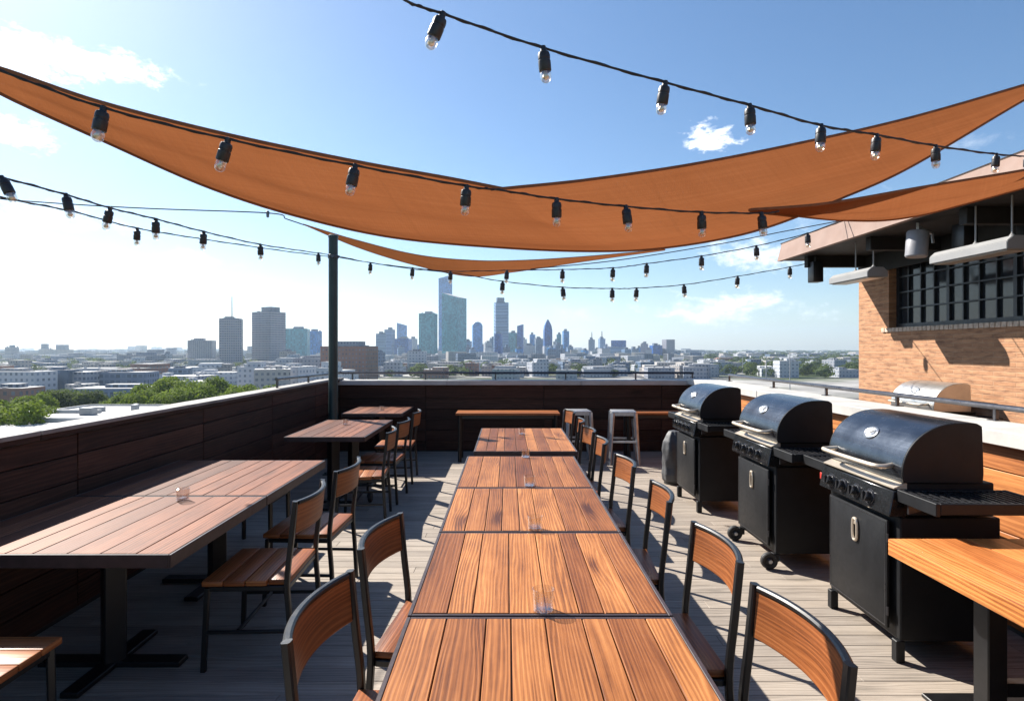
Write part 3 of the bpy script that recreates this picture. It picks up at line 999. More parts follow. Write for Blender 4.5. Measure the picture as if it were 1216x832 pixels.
# ================================================================== chairs
def make_chair():
    """sitter looks along local +Y; the back leans towards -Y"""
    t = thing('dining_chair', 'chair', 'chair', (0, 0, 0), 0)
    hw = 0.252

    def yb(z):
        return -0.235 - max(0, z - 0.45) * 0.10
    for s in (-1, 1):
        m = MB()
        m.sq(smooth_path([(s * hw, -0.262, 0.0), (s * hw, -0.248, 0.25), (s * hw, -0.235, 0.45), (s * hw, yb(0.66), 0.66), (s * hw, yb(0.868), 0.868)], 4), 0.026, 0.030, up=Vector((1, 0, 0)), c=0.35)
        m.obj('leg', M['black'], t)
        m = MB()
        m.sq([(s * (hw - 0.005), 0.190, 0.0), (s * (hw - 0.012), 0.172, 0.425)], 0.026, up=Vector((1, 0, 0)), c=0.35)
        m.obj('leg', M['black'], t)
    # seat boards
    m = MB()
    n = 4
    d0, d1 = -0.242, 0.200
    for k in range(n):
        a = d0 + (d1 - d0) * k / n
        b = d0 + (d1 - d0) * (k + 1) / n
        m.box((0, (a + b) / 2, 0.448), (0.474 if k == 0 else 0.506, b - a - 0.003, 0.030), 0.007, 0, seg=2)
    m.obj('seat', M['chair_wood'], t)
    m = MB()
    for s in (-1, 1):
        m.box((s * (hw - 0.018), -0.030, 0.418), (0.024, 0.385, 0.026), 0.003)
    m.box((0, 0.168, 0.4185), (2 * hw - 0.062, 0.024, 0.026), 0.003)
    m.box((0, -0.228, 0.4185), (2 * hw - 0.032, 0.024, 0.026), 0.003)
    m.obj('seat_frame', M['black'], t)
    # curved backrest board between the posts
    arc = []
    for k in range(15):
        x = -hw + 0.016 + (2 * hw - 0.032) * k / 14
        c = 0.056 * (1 - (x / hw) ** 2)
        arc.append((x, c))
    m = MB()
    z0, z1, zm = 0.695, 0.846, 0.77
    path = [(x, yb(zm) - c, zm) for x, c in arc]
    th = 0.007
    lean = 0.10
    prof = []
    for zz, tt in ((z0 - zm, 0.0), (z0 - zm + 0.006, th), (0, th), (z1 - zm, th), (z1 - zm, -th), (0, -th), (z0 - zm + 0.006, -th)):
        prof.append((tt + zz * lean, zz))
    m.sweep(path, prof, smooth=False)
    m.obj('backrest', M['chair_wood'], t, sharp=40)
    m = MB()
    zt = 0.857
    m.sq([(x, yb(zt) - c, zt) for x, c in arc], 0.024, 0.020, c=0.5, smooth=False)
    m.obj('top_rail', M['black'], t)
    m = MB()
    for s in (-1, 1):
        m.sq([(s * (hw - 0.003), -0.24, 0.20), (s * (hw - 0.004), 0.178, 0.20)], 0.018, c=0.4)
    m.sq([(-hw + 0.016, 0.02, 0.20), (hw - 0.016, 0.02, 0.20)], 0.018, c=0.4)
    m.obj('stretcher', M['black'], t)
    return t


chair0 = make_chair()
first = [True]


def put_chair(x, y, rz, label, group):
    """x, y: where the top of the back stands"""
    off = Vector((0, -0.277))
    c, s = math.cos(rz), math.sin(rz)
    ox, oy = off.x * c - off.y * s, off.x * s + off.y * c
    loc = (x - ox, y - oy, 0)
    if first[0]:
        first[0] = False
        chair0.location = loc
        chair0.rotation_euler = (0, 0, rz)
        chair0['label'] = label
        chair0['group'] = group
        return chair0
    return dup(chair0, loc, rz, label, group)


RG = 'chairs along the right side of the middle row'
rng = [(0.838, 1.715, 'nearest chair on the right side of the middle tables, seen from behind its curved back'),
       (0.850, 2.42, 'second chair on the right side of the middle tables, beside the clear glass'),
       (0.845, 3.27, 'third chair on the right side of the middle tables, facing the second grill'),
       (0.825, 4.17, 'fourth chair on the right side of the middle tables, beside the fourth table'),
       (0.80, 5.10, 'fifth chair on the right side of the middle row, by the gap between tables'),
       (0.79, 5.80, 'sixth chair on the right side of the middle row, at the farthest table'),
       (0.79, 6.52, 'seventh chair on the right side, by the back end of the farthest table'),
       (0.78, 7.45, 'last chair on the right side, alone before the metal stool')]
for k, (x, y, lab) in enumerate(rng):
    put_chair(x, y, R(90 + (3, 1, -4, 3, -2, 4, -5, 6)[k]), lab, RG)
LG = 'chairs along the left side of the middle row'
put_chair(-0.575, 1.83, R(-90 - 4), 'nearest chair on the left side of the middle tables, cut by the bottom edge', LG)
put_chair(-0.545, 2.56, R(-90 - 7), 'chair on the left side of the second middle table, curved back towards the aisle', LG)
WG = 'chairs at the tables by the left parapet'
put_chair(-1.10, 3.28, R(92), 'nearest chair at the left parapet tables, dark wood seat in shade', WG)
put_chair(-1.09, 4.02, R(88), 'second chair at the left parapet tables, sun on the back of its seat', WG)
put_chair(-1.15, 5.75, R(96), 'third chair at the left tables, in front of the table by the post', WG)
put_chair(-1.15, 6.50, R(88), 'fourth chair at the left tables, beside the table by the post', WG)
put_chair(-1.16, 7.45, R(92), 'farthest chair at the left tables, before the corner table', WG)

# backless wooden stools on the parapet side of the near left tables
def make_stool():
    t = thing('wooden_stool', 'stool', 'stool')
    m = MB()
    for k in range(4):
        m.box((0, -0.22 + 0.11 * (k + 0.5), 0.448), (0.44, 0.107, 0.030), 0.006, 0, seg=2)
    m.obj('seat', M['chair_wood'], t)
    for sx in (-1, 1):
        for sy in (-1, 1):
            m = MB()
            m.sq([(sx * 0.195, sy * 0.195, 0.0), (sx * 0.19, sy * 0.19, 0.431)], 0.03, c=0.3)
            m.obj('leg', M['black'], t)
    m = MB()
    for s in (-1, 1):
        m.box((0, s * 0.19, 0.415), (0.35, 0.022, 0.028), 0.003)
        m.box((s * 0.19, 0, 0.415), (0.022, 0.35, 0.028), 0.003)
    m.obj('seat_frame', M['black'], t)
    return t


SG = 'backless wooden stools'
st = make_stool()
st.location = (-2.06, 2.22, 0)
st['label'] = 'backless wooden stool in the dark bottom left corner in front of the near table'
st['group'] = SG
dup(st, (-2.10, 4.93, 0), R(90), 'backless wooden stool in the shade behind the far end of the near left tables', SG)


# galvanised bar stools
def make_bar_stool():
    t = thing('metal_stool', 'stool', 'bar stool')
    m = MB()
    m.box((0, 0, 0.748), (0.345, 0.345, 0.016), 0.006, seg=2)
    for s in (-1, 1):
        m.box((0, s * 0.168, 0.722), (0.33, 0.008, 0.052), 0.002)
        m.box((s * 0.168, 0, 0.722), (0.008, 0.328, 0.052), 0.002)
    m.obj('seat', M['stool'], t)
    for sx in (-1, 1):
        for sy in (-1, 1):
            m = MB()
            m.sq([(sx * 0.205, sy * 0.205, 0.0), (sx * 0.16, sy * 0.16, 0.735)], 0.048, 0.034, c=0.25, taper=lambda q: 0.75 + 0.4 * q)
            m.obj('leg', M['stool'], t)
    m = MB()
    for s in (-1, 1):
        m.box((0, s * 0.185, 0.33), (0.36, 0.02, 0.03), 0.003)
        m.box((s * 0.185, 0, 0.331), (0.02, 0.348, 0.03), 0.003)
    m.obj('footrest', M['stool'], t)
    return t


b0 = make_bar_stool()
b0.location = (1.02, 8.62, 0)
b0.rotation_euler = (0, 0, R(4))
b0['label'] = 'grey metal bar stool behind the last right hand chair, at the far parapet'
b0['group'] = 'metal bar stools at the far parapet'
dup(b0, (1.67, 8.55, 0), R(-5), 'grey metal bar stool standing free at the far parapet, nearer the grills', b0['group'])


# drinking glasses
def make_glass():
    m = MB()
    m.lathe([(0.0, 0.0), (0.030, 0.0), (0.034, 0.003), (0.0375, 0.088), (0.0355, 0.089), (0.0325, 0.014), (0.0, 0.012)], 28)
    return m.obj('drinking_glass', M['glass'])


GG = 'clear glasses on the tables'
g0 = make_glass()
spots = [(0.122, 2.03, 0.7515, 0.84, 'clear tumbler at the near seam of the middle tables, largest of the glasses'),
         (0.136, 2.945, 0.7515, 0.74, 'clear tumbler on the second seam of the middle row, beyond the largest glass'),
         (0.142, 3.875, 0.7515, 0.74, 'clear tumbler on the third seam of the middle row'),
         (0.148, 4.89, 0.7515, 0.74, 'clear tumbler at the gap before the farthest middle table'),
         (0.150, 6.20, 0.7515, 0.74, 'clear tumbler alone on the farthest middle table'),
         (-1.93, 3.50, 0.7515, 0.80, 'clear tumbler on the near left parapet table'),
         (-1.93, 7.0, 0.7515, 0.7, 'small clear glass on the table before the green post'),
         (-1.83, 8.6, 0.7515, 0.7, 'small clear glass on the farthest corner table')]
for k, (x, y, z, sc, lab) in enumerate(spots):
    g = g0 if k == 0 else g0.copy()
    if k:
        COL.objects.link(g)
    g.location = (x, y, z)
    g.scale = (1.0, 1.0, sc)
    g.rotation_euler = (0, 0, k * 0.7)
    tag(g, lab, 'glass', GG)

# ================================================================== grills
def make_grill(wheels):
    t = thing('gas_grill', 'grill', 'grill')
    hw = 0.345
    D = 0.54
    z0, z1 = 0.115, 0.765
    m = MB()
    m.box((0, D / 2 + 0.012, (z0 + z1) / 2), (2 * hw, D - 0.02, z1 - z0), 0.006)
    m.obj('cabinet', M['grill'], t)
    for s in (-1, 1):
        for yv in (0.025, D - 0.03):
            m = MB()
            m.box((s * (hw - 0.022), yv, 0.058 + (0.03 if (wheels and True) else 0)), (0.046, 0.046, 0.116 if not wheels else 0.06), 0.004)
            m.obj('leg', M['grill'], t)
    if wheels:
        for s in (-1, 1):
            m = MB()
            rot = Matrix.Rotation(R(90), 3, 'Y')
            m.lathe([(0.0, -0.022), (0.022, -0.022), (0.03, -0.014), (0.042, -0.020), (0.056, -0.020), (0.062, -0.012), (0.062, 0.012), (0.056, 0.02), (0.042, 0.02), (0.03, 0.014), (0.022, 0.024), (0.0, 0.024)], 28, (s * (hw - 0.012), -0.025, 0.0625), rot)
            w = m.obj('wheel', M['wheel'], t)
            m = MB()
            m.lathe([(0.0, 0.024), (0.016, 0.024), (0.014, 0.032), (0.0, 0.034)], 14, (s * (hw - 0.012), -0.025, 0.0625), rot)
            m.obj('hub', M['stool'], w)
    # door with raised edge, hinges and a pull plate
    m = MB()
    m.box((-0.004, -0.004, 0.445), (2 * hw - 0.11, 0.018, 0.575), 0.006, seg=2)
    d = m.obj('door', M['grill'], t)
    m = MB()
    for (c, s) in (((-0.004, -0.0125, 0.722), (2 * hw - 0.135, 0.004, 0.004)), ((-0.004, -0.0125, 0.168), (2 * hw - 0.135, 0.004, 0.004)),
                   ((-0.004 - hw + 0.0675, -0.0125, 0.445), (0.004, 0.004, 0.55)), ((-0.004 + hw - 0.0675, -0.0125, 0.445), (0.004, 0.004, 0.55))):
        m.box(c, s)
    m.obj('door_bead', M['rail'], d)
    m = MB()
    ring = []
    for k in range(24):
        a = 2 * PI * k / 24
        ca, sa = math.cos(a), math.sin(a)
        ring.append((0.0 + 0.022 * (abs(ca) ** 0.6) * (1 if ca > 0 else -1), -0.020, 0.600 + 0.062 * (abs(sa) ** 0.7) * (1 if sa > 0 else -1)))
    ring.append(ring[0])
    m.tube(ring, 0.0085, 8, caps=False, up=Vector((0, 1, 0)))
    m.box((0, -0.0165, 0.640), (0.026, 0.010, 0.024), 0.002)
    m.obj('pull_ring', M['steel_trim'], d)
    m = MB()
    for zz in (0.25, 0.64):
        m.tube([(hw - 0.056, -0.010, zz - 0.022), (hw - 0.056, -0.010, zz + 0.022)], 0.007, 8)
    m.obj('hinge', M['rail'], t)
    # control panel
    m = MB()
    m.prism([(-0.045, 0.772), (-0.020, 0.905), (0.05, 0.915), (0.05, 0.768)], -hw - 0.012, hw + 0.012, bevel=0.004)
    cp = m.obj('control_panel', M['black_gloss'], t)
    sl = math.atan2(0.025, 0.133)
    for x in (-0.235, -0.10, 0.035, 0.17):
        m = MB()
        rot = Matrix.Rotation(R(90) - sl, 3, 'X')
        m.lathe([(0.036, 0.0), (0.036, 0.005), (0.030, 0.007), (0.028, 0.030), (0.024, 0.034), (0.0, 0.034)], 22, (x, -0.034, 0.832), rot)
        m.box((x, -0.069, 0.839), (0.010, 0.014, 0.052), 0.003)
        kn = m.obj('knob', M['knob'], cp)
    m = MB()
    for x in (-0.235, -0.10, 0.035, 0.17):
        m.tube([(x + 0.040 * math.cos(2 * PI * k / 20), -0.0355 + 0.040 * math.sin(2 * PI * k / 20) * 0.185, 0.832 + 0.040 * math.sin(2 * PI * k / 20) * 0.983) for k in range(21)], 0.0022, 6, caps=False, up=Vector((0, 1, 0)))
    m.obj('knob_ring', M['rail'], cp)
    # firebox; the lip's tan colour stands for sun on the panel top
    m = MB()
    m.box((0, 0.28, 0.86), (2 * hw - 0.002, 0.46, 0.175), 0.006)
    m.obj('firebox', M['grill'], t)
    m = MB()
    m.prism([(-0.018, 0.9165), (-0.018, 0.922), (0.045, 0.948), (0.05, 0.946), (0.05, 0.9165)], -hw - 0.010, hw + 0.010)
    m.obj('sunlit_lip', M['steel_trim'], t)
    # hood
    hz = 0.950
    prof = [(0.030, hz), (0.022, hz + 0.02)]
    for k in range(0, 17):
        a = PI - (PI / 2) * k / 16
        prof.append((0.315 + 0.295 * math.cos(a), hz + 0.045 + 0.268 * math.sin(a)))
    prof += [(0.36, hz + 0.314), (0.405, hz + 0.311), (0.432, hz + 0.295), (0.440, hz + 0.05), (0.435, hz)]
    m = MB()
    hh = hw + 0.008
    skin = prof
    inner = [(y + 0.0, z) for y, z in skin]
    rl = []
    for x in (-hh, hh):
        rl.append([m.bm.verts.new((x, y, z)) for y, z in skin])
    for k in range(len(skin)):
        k2 = (k + 1) % len(skin)
        f = m.bm.faces.new((rl[0][k], rl[0][k2], rl[1][k2], rl[1][k]))
        f.smooth = True
    h = m.obj('hood', M['hood'], t, sharp=30)
    for s in (-1, 1):
        m = MB()
        a = s * (hh - 0.001)
        b = s * (hh + 0.012)
        m.prism(prof, min(a, b), max(a, b), bevel=0.003)
        m.obj('hood_end', M['grill'], h)
    m = MB()
    hh0 = hz + 0.072
    hb = [(-0.275, 0.026, hh0 + 0.006), (-0.288, -0.03, hh0), (-0.262, -0.066, hh0), (-0.15, -0.075, hh0), (0.0, -0.078, hh0), (0.15, -0.075, hh0), (0.262, -0.066, hh0), (0.288, -0.03, hh0), (0.275, 0.026, hh0 + 0.006)]
    m.tube(smooth_path(hb, 5), 0.0125, 10)
    m.obj('hood_handle', M['steel_trim'], h)
    m = MB()
    a = R(142)
    nrm = Vector((0, math.cos(a) * 0.268, math.sin(a) * 0.295)).normalized()
    pos = Vector((-0.01, 0.315 + 0.295 * math.cos(a), hz + 0.045 + 0.268 * math.sin(a)))
    q = Vector((0, 0, 1)).rotation_difference(nrm).to_matrix()
    q = q @ Matrix.Diagonal((1.45, 1.0, 1.0))
    m.lathe([(0.0, -0.002), (0.042, -0.002), (0.042, 0.006), (0.037, 0.009), (0.033, 0.006), (0.0, 0.0065)], 30, pos, q)
    th = m.obj('thermometer', M['badge'], h)
    m = MB()
    for k in range(9):
        aa = R(-120 + 240 * k / 8)
        p = q @ Vector((0.026 * math.sin(aa), 0.026 * math.cos(aa), 0.0085))
        m.box(pos + p, (0.003, 0.003, 0.003))
    p0, p1 = q @ Vector((-0.002, -0.004, 0.0085)), q @ Vector((0.014, 0.014, 0.0085))
    m.tube([pos + p0, pos + p1], 0.0018, 5)
    m.obj('dial_mark', M['black'], th)
    # side shelves with an open grid
    for s in (-1, 1):
        x0, x1 = s * (hw + 0.014), s * (hw + 0.305)
        cx = (x0 + x1) / 2
        m = MB()
        m.box((cx, 0.005, 0.885), (abs(x1 - x0), 0.022, 0.062), 0.003)
        m.box((cx, 0.545, 0.890), (abs(x1 - x0), 0.022, 0.052), 0.003)
        m.box((x1 - s * 0.011, 0.275, 0.8885), (0.022, 0.517, 0.053), 0.003)
        m.box((x0 + s * 0.011, 0.275, 0.8885), (0.022, 0.517, 0.053), 0.003)
        m.box((cx, 0.275, 0.868), (abs(x1 - x0) - 0.046, 0.517, 0.006))
        sh = m.obj('side_shelf', M['grill'], t)
        m = MB()
        for k in range(15):
            yy = 0.040 + 0.478 * k / 14
            m.box((cx, yy, 0.909), (abs(x1 - x0) - 0.046, 0.006, 0.007))
        for k in range(6):
            xx = x0 + (x1 - x0) * (0.12 + 0.76 * k / 5)
            m.box((xx, 0.275, 0.9035), (0.006, 0.515, 0.0038))
        m.obj('shelf_grid', M['rail'], sh)
        m = MB()
        m.prism([(0.02, 0.852), (0.02, 0.800), (0.20, 0.852)], x0 + s * 0.05 - 0.006, x0 + s * 0.05 + 0.006)
        m.obj('shelf_bracket', M['rail'], sh)
    m = MB()
    m.box((-hw - 0.09, 0.035, 0.815), (0.055, 0.05, 0.05), 0.006)
    m.tube([(-hw - 0.09, 0.035, 0.838), (-hw - 0.09, 0.035, 0.862)], 0.01, 8)
    m.obj('gas_tap', M['red'], t)
    return t


M['black_gloss'] = plain('gloss_black_panel', (0.020, 0.021, 0.023), 0.24, 0.55, 0.3, 20, 0.03, 200, coat=0.3)
GR = 'gas grills along the right parapet'
ga = make_grill(False)
ga.location = (2.045, 3.44, 0)
ga.rotation_euler = (0, 0, R(-90 - 1))
ga['label'] = 'nearest large black gas grill, right side shelf over the orange table'
ga['group'] = GR
gb = make_grill(True)
gb.location = (1.985, 4.755, 0)
gb.rotation_euler = (0, 0, R(-90))
gb['label'] = 'middle black gas grill of the row, standing on black wheels'
gb['group'] = GR
gc = dup(ga, (1.90, 6.27, 0), R(-90 + 1), 'farthest black gas grill of the row, grey cloth covered bottle at its side', GR)
gd = dup(ga, (4.70, 6.90, 0), R(-90), 'steel hooded gas grill by the brick wall beyond the handrail, only its hood showing', 'gas grills on the terrace')
for ch in gd.children:
    if ch.name.startswith('hood'):
        for q, mk in [(ch, 'bright_steel')] + [(e, 'bright_steel') for e in ch.children if e.name.startswith('hood_end')]:
            q.material_slots[0].link = 'OBJECT'
            q.material_slots[0].material = M[mk]

t = thing('gas_bottle', 'gas bottle under a wrinkled grey cloth cover beside the farthest grill', 'gas bottle', (2.04, 7.24, 0))
m = MB()
prof = [(0.0, 0.025), (0.13, 0.025), (0.155, 0.05), (0.165, 0.12), (0.150, 0.20), (0.158, 0.30), (0.162, 0.42), (0.150, 0.52), (0.105, 0.60), (0.07, 0.64), (0.0, 0.655)]
fine = []
for (r0, za), (r1, zb) in zip(prof, prof[1:]):
    for k in range(5):
        q = k / 5
        fine.append((r0 + (r1 - r0) * q, za + (zb - za) * q))
fine.append(prof[-1])
m.lathe(fine, 40)
for v in m.bm.verts:
    a = math.atan2(v.co.y, v.co.x)
    r = math.hypot(v.co.x, v.co.y)
    if r > 0.02:
        k = 1 + 0.06 * math.sin(7 * a + 9 * v.co.z) + 0.10 * (mnoise.noise(Vector((math.cos(a) * 2.2, math.sin(a) * 2.2, v.co.z * 6))))
        v.co.x *= k
        v.co.y *= k
    v.co.x *= 0.86
    v.co.y *= 0.86
m.obj('cloth_cover', M['bag'], t, sharp=None)
m = MB()
m.lathe([(0.10, 0.0), (0.12, 0.0), (0.12, 0.07), (0.10, 0.07)], 24)
m.obj('foot_ring', M['black'], t)

# ================================================================== shade sails
def lerp_path(pts, n):
    sp = smooth_path([at(*p) for p in pts], 12)
    d = [0.0]
    for a, b in zip(sp, sp[1:]):
        d.append(d[-1] + (b - a).length)
    out = []
    j = 0
    for k in range(n + 1):
        s = d[-1] * k / n
        while j < len(d) - 2 and d[j + 1] < s:
            j += 1
        q = (s - d[j]) / max(1e-6, d[j + 1] - d[j])
        out.append(sp[j].lerp(sp[j + 1], q))
    return out


def shade_sail(label, near, far, nu=90, nv=14, belly=0.05, hem=0.013, seed=1, k=1.0):
    near = [[(x, y, z * k) for x, y, z in e] for e in near]
    far = [(x, y, z * k) for x, y, z in far]
    t = thing('shade_sail', label, 'shade sail', (0, 0, 0), 0, 'orange shade sails over the terrace')
    A = lerp_path(near[0], nu // 2) if len(near) == 2 else lerp_path(near[0], nu)
    if len(near) == 2:
        A = A[:-1] + lerp_path(near[1], nu - nu // 2)
    B = lerp_path(far, nu)
    m = MB()
    grid = []
    for i in range(nu + 1):
        row = []
        for j in range(nv + 1):
            q = j / nv
            p = A[i].lerp(B[i], q)
            w = math.sin(PI * q)
            p = p + Vector((0, 0, -belly * w * math.sin(PI * i / nu)))
            # soft tension folds running from corner to corner
            p.z += 0.010 * w * math.sin(q * 15 + 2.5 * mnoise.noise(Vector((i * 0.05, seed, 0)))) * math.sin(PI * i / nu)
            p.z += 0.012 * w * mnoise.noise(Vector((i * 0.11, q * 3.0, seed)))
            row.append(m.bm.verts.new(p))
        grid.append(row)
    us = [0.0]
    for i in range(nu):
        us.append(us[-1] + (B[i + 1] - B[i]).length)
    for i in range(nu):
        for j in range(nv):
            f = m.bm.faces.new((grid[i][j], grid[i + 1][j], grid[i + 1][j + 1], grid[i][j + 1]))
            f.smooth = True
            wl = (A[i] - B[i]).length
            wl2 = (A[i + 1] - B[i + 1]).length
            for l, (uu, vv) in zip(f.loops, ((us[i], wl * j / nv), (us[i + 1], wl2 * j / nv), (us[i + 1], wl2 * (j + 1) / nv), (us[i], wl * (j + 1) / nv))):
                l[m.uv].uv = (uu, vv)
    m.obj('cloth', M['sail'], t, sharp=None)
    for edge in (A, B):
        m = MB()
        m.sq([p + Vector((0, 0, 0.0)) for p in edge], 0.006, hem, c=0.5)
        m.obj('hem', M['hem'], t)
    return t


shade_sail('largest orange shade sail sweeping across the top of the terrace from corner to corner',
           [[(-80, 62, 2.50), (0, 81, 2.55), (118, 121, 2.62), (271, 160, 2.75), (424, 192, 2.9), (530, 211, 3.0), (597, 224, 3.05)],
            [(597, 224, 3.05), (702, 213, 3.25), (828, 194, 3.5), (954, 169, 3.65), (1080, 140, 3.8), (1216, 101, 3.95), (1290, 78, 4.0)]],
           [(-80, 64, 2.52), (0, 111, 2.62), (118, 165, 2.80), (247, 222, 3.0), (355, 257, 3.2), (469, 282, 3.35), (600, 294, 3.5), (702, 298, 3.6), (780, 295, 3.68), (860, 283, 3.75), (923, 266, 3.8), (998, 236, 3.86), (1080, 199, 3.92), (1216, 119, 3.98), (1290, 80, 4.01)], k=0.80)
shade_sail('small narrow orange shade sail hanging low beyond the green post, in front of the skyline',
           [[(360, 266, 12.3), (420, 284, 11.8), (493, 302, 11.3), (560, 309, 11.0), (620, 309, 11.0), (700, 304, 11.0), (790, 296, 11.2)]],
           [(361, 267, 12.32), (425, 294, 12.3), (493, 315, 12.3), (557, 328, 12.3), (610, 323, 12.0), (690, 311, 11.6), (790, 297, 11.22)], nu=60, belly=0.03, seed=5)
shade_sail('right hand orange shade sail passing in front of the tan roof edge',
           [[(888, 249, 3.60), (920, 247, 3.6), (969, 243, 3.62), (1017, 236, 3.65), (1090, 223, 3.7), (1163, 211, 3.75), (1216, 202, 3.78), (1290, 188, 3.8)]],
           [(888, 250, 3.61), (920, 253, 3.68), (969, 259, 3.80), (1005, 261.5, 3.88), (1050, 261.5, 3.95), (1095, 255, 4.0), (1139, 244, 4.05), (1216, 223, 4.1), (1290, 200, 4.1)], nu=60, belly=0.03, seed=9, k=0.82)


# ================================================================== string lights
def string_light(label, pts, bulbs, scale0=1.0, scale1=1.0, rad=0.0050, tilt=6, k=1.0):
    pts = [(x, y, z * k) for x, y, z in pts]
    t = thing('string_light', label, 'string light', (0, 0, 0), 0, 'string lights over the terrace')
    sp = smooth_path([at(*p) for p in pts], 14)
    sp2 = []
    for i, p in enumerate(sp):
        sp2.append(p)
    m = MB()
    m.tube(sp2, rad, 7)
    # a second, twisted wire
    m.tube([p + Vector((0, rad * 1.1 * math.sin(i * 0.9), rad * 1.1 * math.cos(i * 0.9))) for i, p in enumerate(sp2)], rad * 0.6, 5)
    m.obj('cable', M['rubber'], t)

    def at_px(px):
        best = None
        for a, b in zip(sp, sp[1:]):
            pa, pb = 603 + F * a.x / a.y, 603 + F * b.x / b.y
            if min(pa, pb) <= px <= max(pa, pb):
                return a.lerp(b, (px - pa) / (pb - pa) if pb != pa else 0)
        return sp[-1]
    n = max(1, len(bulbs) - 1)
    for k, bpx in enumerate(bulbs):
        tx = None
        if isinstance(bpx, tuple):
            bpx, tx = bpx
        p = at_px(bpx)
        sc = scale0 + (scale1 - scale0) * k / n
        rot = Matrix.Rotation(R(tx if tx is not None else random.uniform(-tilt, tilt)), 3, 'Y') @ Matrix.Rotation(R(random.uniform(-tilt, tilt)), 3, 'X')
        rot = rot @ Matrix.Diagonal((sc * 1.22, sc * 1.22, sc))
        m = MB()
        m.lathe([(0.0, 0.008), (0.008, 0.006), (0.009, -0.006), (0.010, -0.014), (0.0165, -0.018), (0.0185, -0.026), (0.0185, -0.040), (0.0172, -0.042), (0.0172, -0.046), (0.0190, -0.048), (0.0190, -0.082), (0.0175, -0.085), (0.013, -0.085), (0.0, -0.080)][::-1], 16, p, rot)
        s = m.obj('socket', M['socket'], t)
        m = MB()
        m.lathe([(0.0125, -0.080), (0.0150, -0.087), (0.0168, -0.098), (0.0165, -0.108), (0.0140, -0.118), (0.0085, -0.1245), (0.0, -0.1265)][::-1], 16, p, rot)
        m.obj('bulb', M['bulb'], s)
        m = MB()
        m.lathe([(0.006, -0.083), (0.006, -0.094), (0.009, -0.100), (0.010, -0.107), (0.006, -0.113), (0.0, -0.114)][::-1], 8, p, rot)
        m.obj('filament', M['filament'], s)
    return t


string_light('topmost string of bulbs, running from the top edge down to the tan roof',
             [(430, -38, 1.85), (480, 0, 1.92), (530, 18, 2.0), (645, 57, 2.15), (790, 98, 2.25), (890, 125, 2.35), (975, 149, 2.48), (1040, 160, 2.6), (1110, 173, 2.8), (1182, 183, 3.25), (1222, 186, 3.9), (1262, 189, 4.72)],
             [(526, 22), 645, (790, 8), 890, 975, 1041, 1111, (1183, 5), (1219, 3)], 1.02, 0.80, rad=0.0044)
string_light('string of bulbs along the near edge of the largest orange sail',
             [(-70, 62, 2.18), (0, 84, 2.25), (123, 128, 2.35), (274, 166, 2.5), (424, 197, 2.68), (555, 221, 2.85), (595, 226, 2.92), (660, 236, 3.05), (742, 245, 3.2), (833, 252, 3.4), (905, 253, 3.55), (925, 251, 3.58)],
             [(123, 8), (271, 18), (422, 10), (554, 4), 661, 743, 833, 904], 0.9, 0.9, rad=0.0040, k=0.80)
string_light('string of bulbs dipping from the left edge to the green post, then the eave',
             [(-40, 200, 2.7), (0, 210, 2.8), (78, 231, 3.2), (131, 247, 3.6), (185, 260, 4.0), (242, 275, 4.6), (308, 290, 5.5), (360, 298, 6.6), (401, 304, 7.72), (440, 312, 7.6), (490, 318, 7.5), (535, 322, 7.4), (602, 321, 7.3), (668, 320, 7.2), (728, 318, 7.1), (768, 313, 7.0), (833, 304, 7.0), (898, 292, 7.0), (959, 277, 7.1), (1003, 262, 7.35), (1030, 256, 7.4)],
             [(2, -28), (78, -14), (131, 14), 185, 242, 309, 378, 440, 490, 535, 602, 668, 728, 768, 833, 898, 959], 1.05, 1.4)
string_light('lower string of bulbs from the low sail corner to the corner of the eave',
             [(404, 306, 7.74), (480, 318, 7.7), (545, 325, 7.6), (597, 334, 7.5), (668, 341, 7.4), (728, 342.5, 7.4), (756, 342, 7.5), (812, 338, 7.8), (876, 328, 8.2), (938, 317, 8.6), (990, 306, 9.0)],
             [597, 668, 727, 756, 812, 876, 938, 972], 1.35, 1.35)
string_light('thin left string with a single bulb, just under the longer string to the post',
             [(-50, 222, 2.9), (20, 238, 3.3), (90, 252, 4.0), (163, 271, 4.9), (242, 284, 5.8), (330, 297, 6.9), (393, 305, 7.74)], [163], 1.15, 1.15)


def guy(label, pts, clips=()):
    t = thing('guy_cable', label, 'cable', (0, 0, 0), 0, 'bare wires over the terrace')
    m = MB()
    m.tube(smooth_path([at(*p) for p in pts], 10), 0.006 if pts[0][2] < 9 else 0.012, 6)
    m.obj('wire', M['rubber'], t)
    for c in clips:
        m = MB()
        p = at(*c)
        m.lathe([(0.0, -0.10), (0.03, -0.08), (0.035, 0.03), (0.0, 0.06)], 8, p)
        m.obj('clip', M['rail'], t)


guy('bare wire at the left holding the tip of the low sail, with a clip', [(-60, 229, 12.0), (20, 238, 12.0), (163, 247, 12.1), (318, 253, 12.2), (340, 260, 12.25), (361, 267, 12.3)], [(318, 253, 12.2)])
guy('bare wire rising from the middle strings to the underside of the tan roof', [(630, 319.5, 7.2), (733, 309, 7.2), (853, 290, 7.3), (930, 275, 7.4), (1004, 261, 7.45)])

# ================================================================== the city
struct_ground = MB()
for (x0, x1, y0, y1) in ((-9000, 9000, -300, 9000),):
    v = [struct_ground.bm.verts.new(p) for p in ((x0, y0, GZ), (x1, y0, GZ), (x1, y1, GZ), (x0, y1, GZ))]
    struct_ground.bm.faces.new(v)


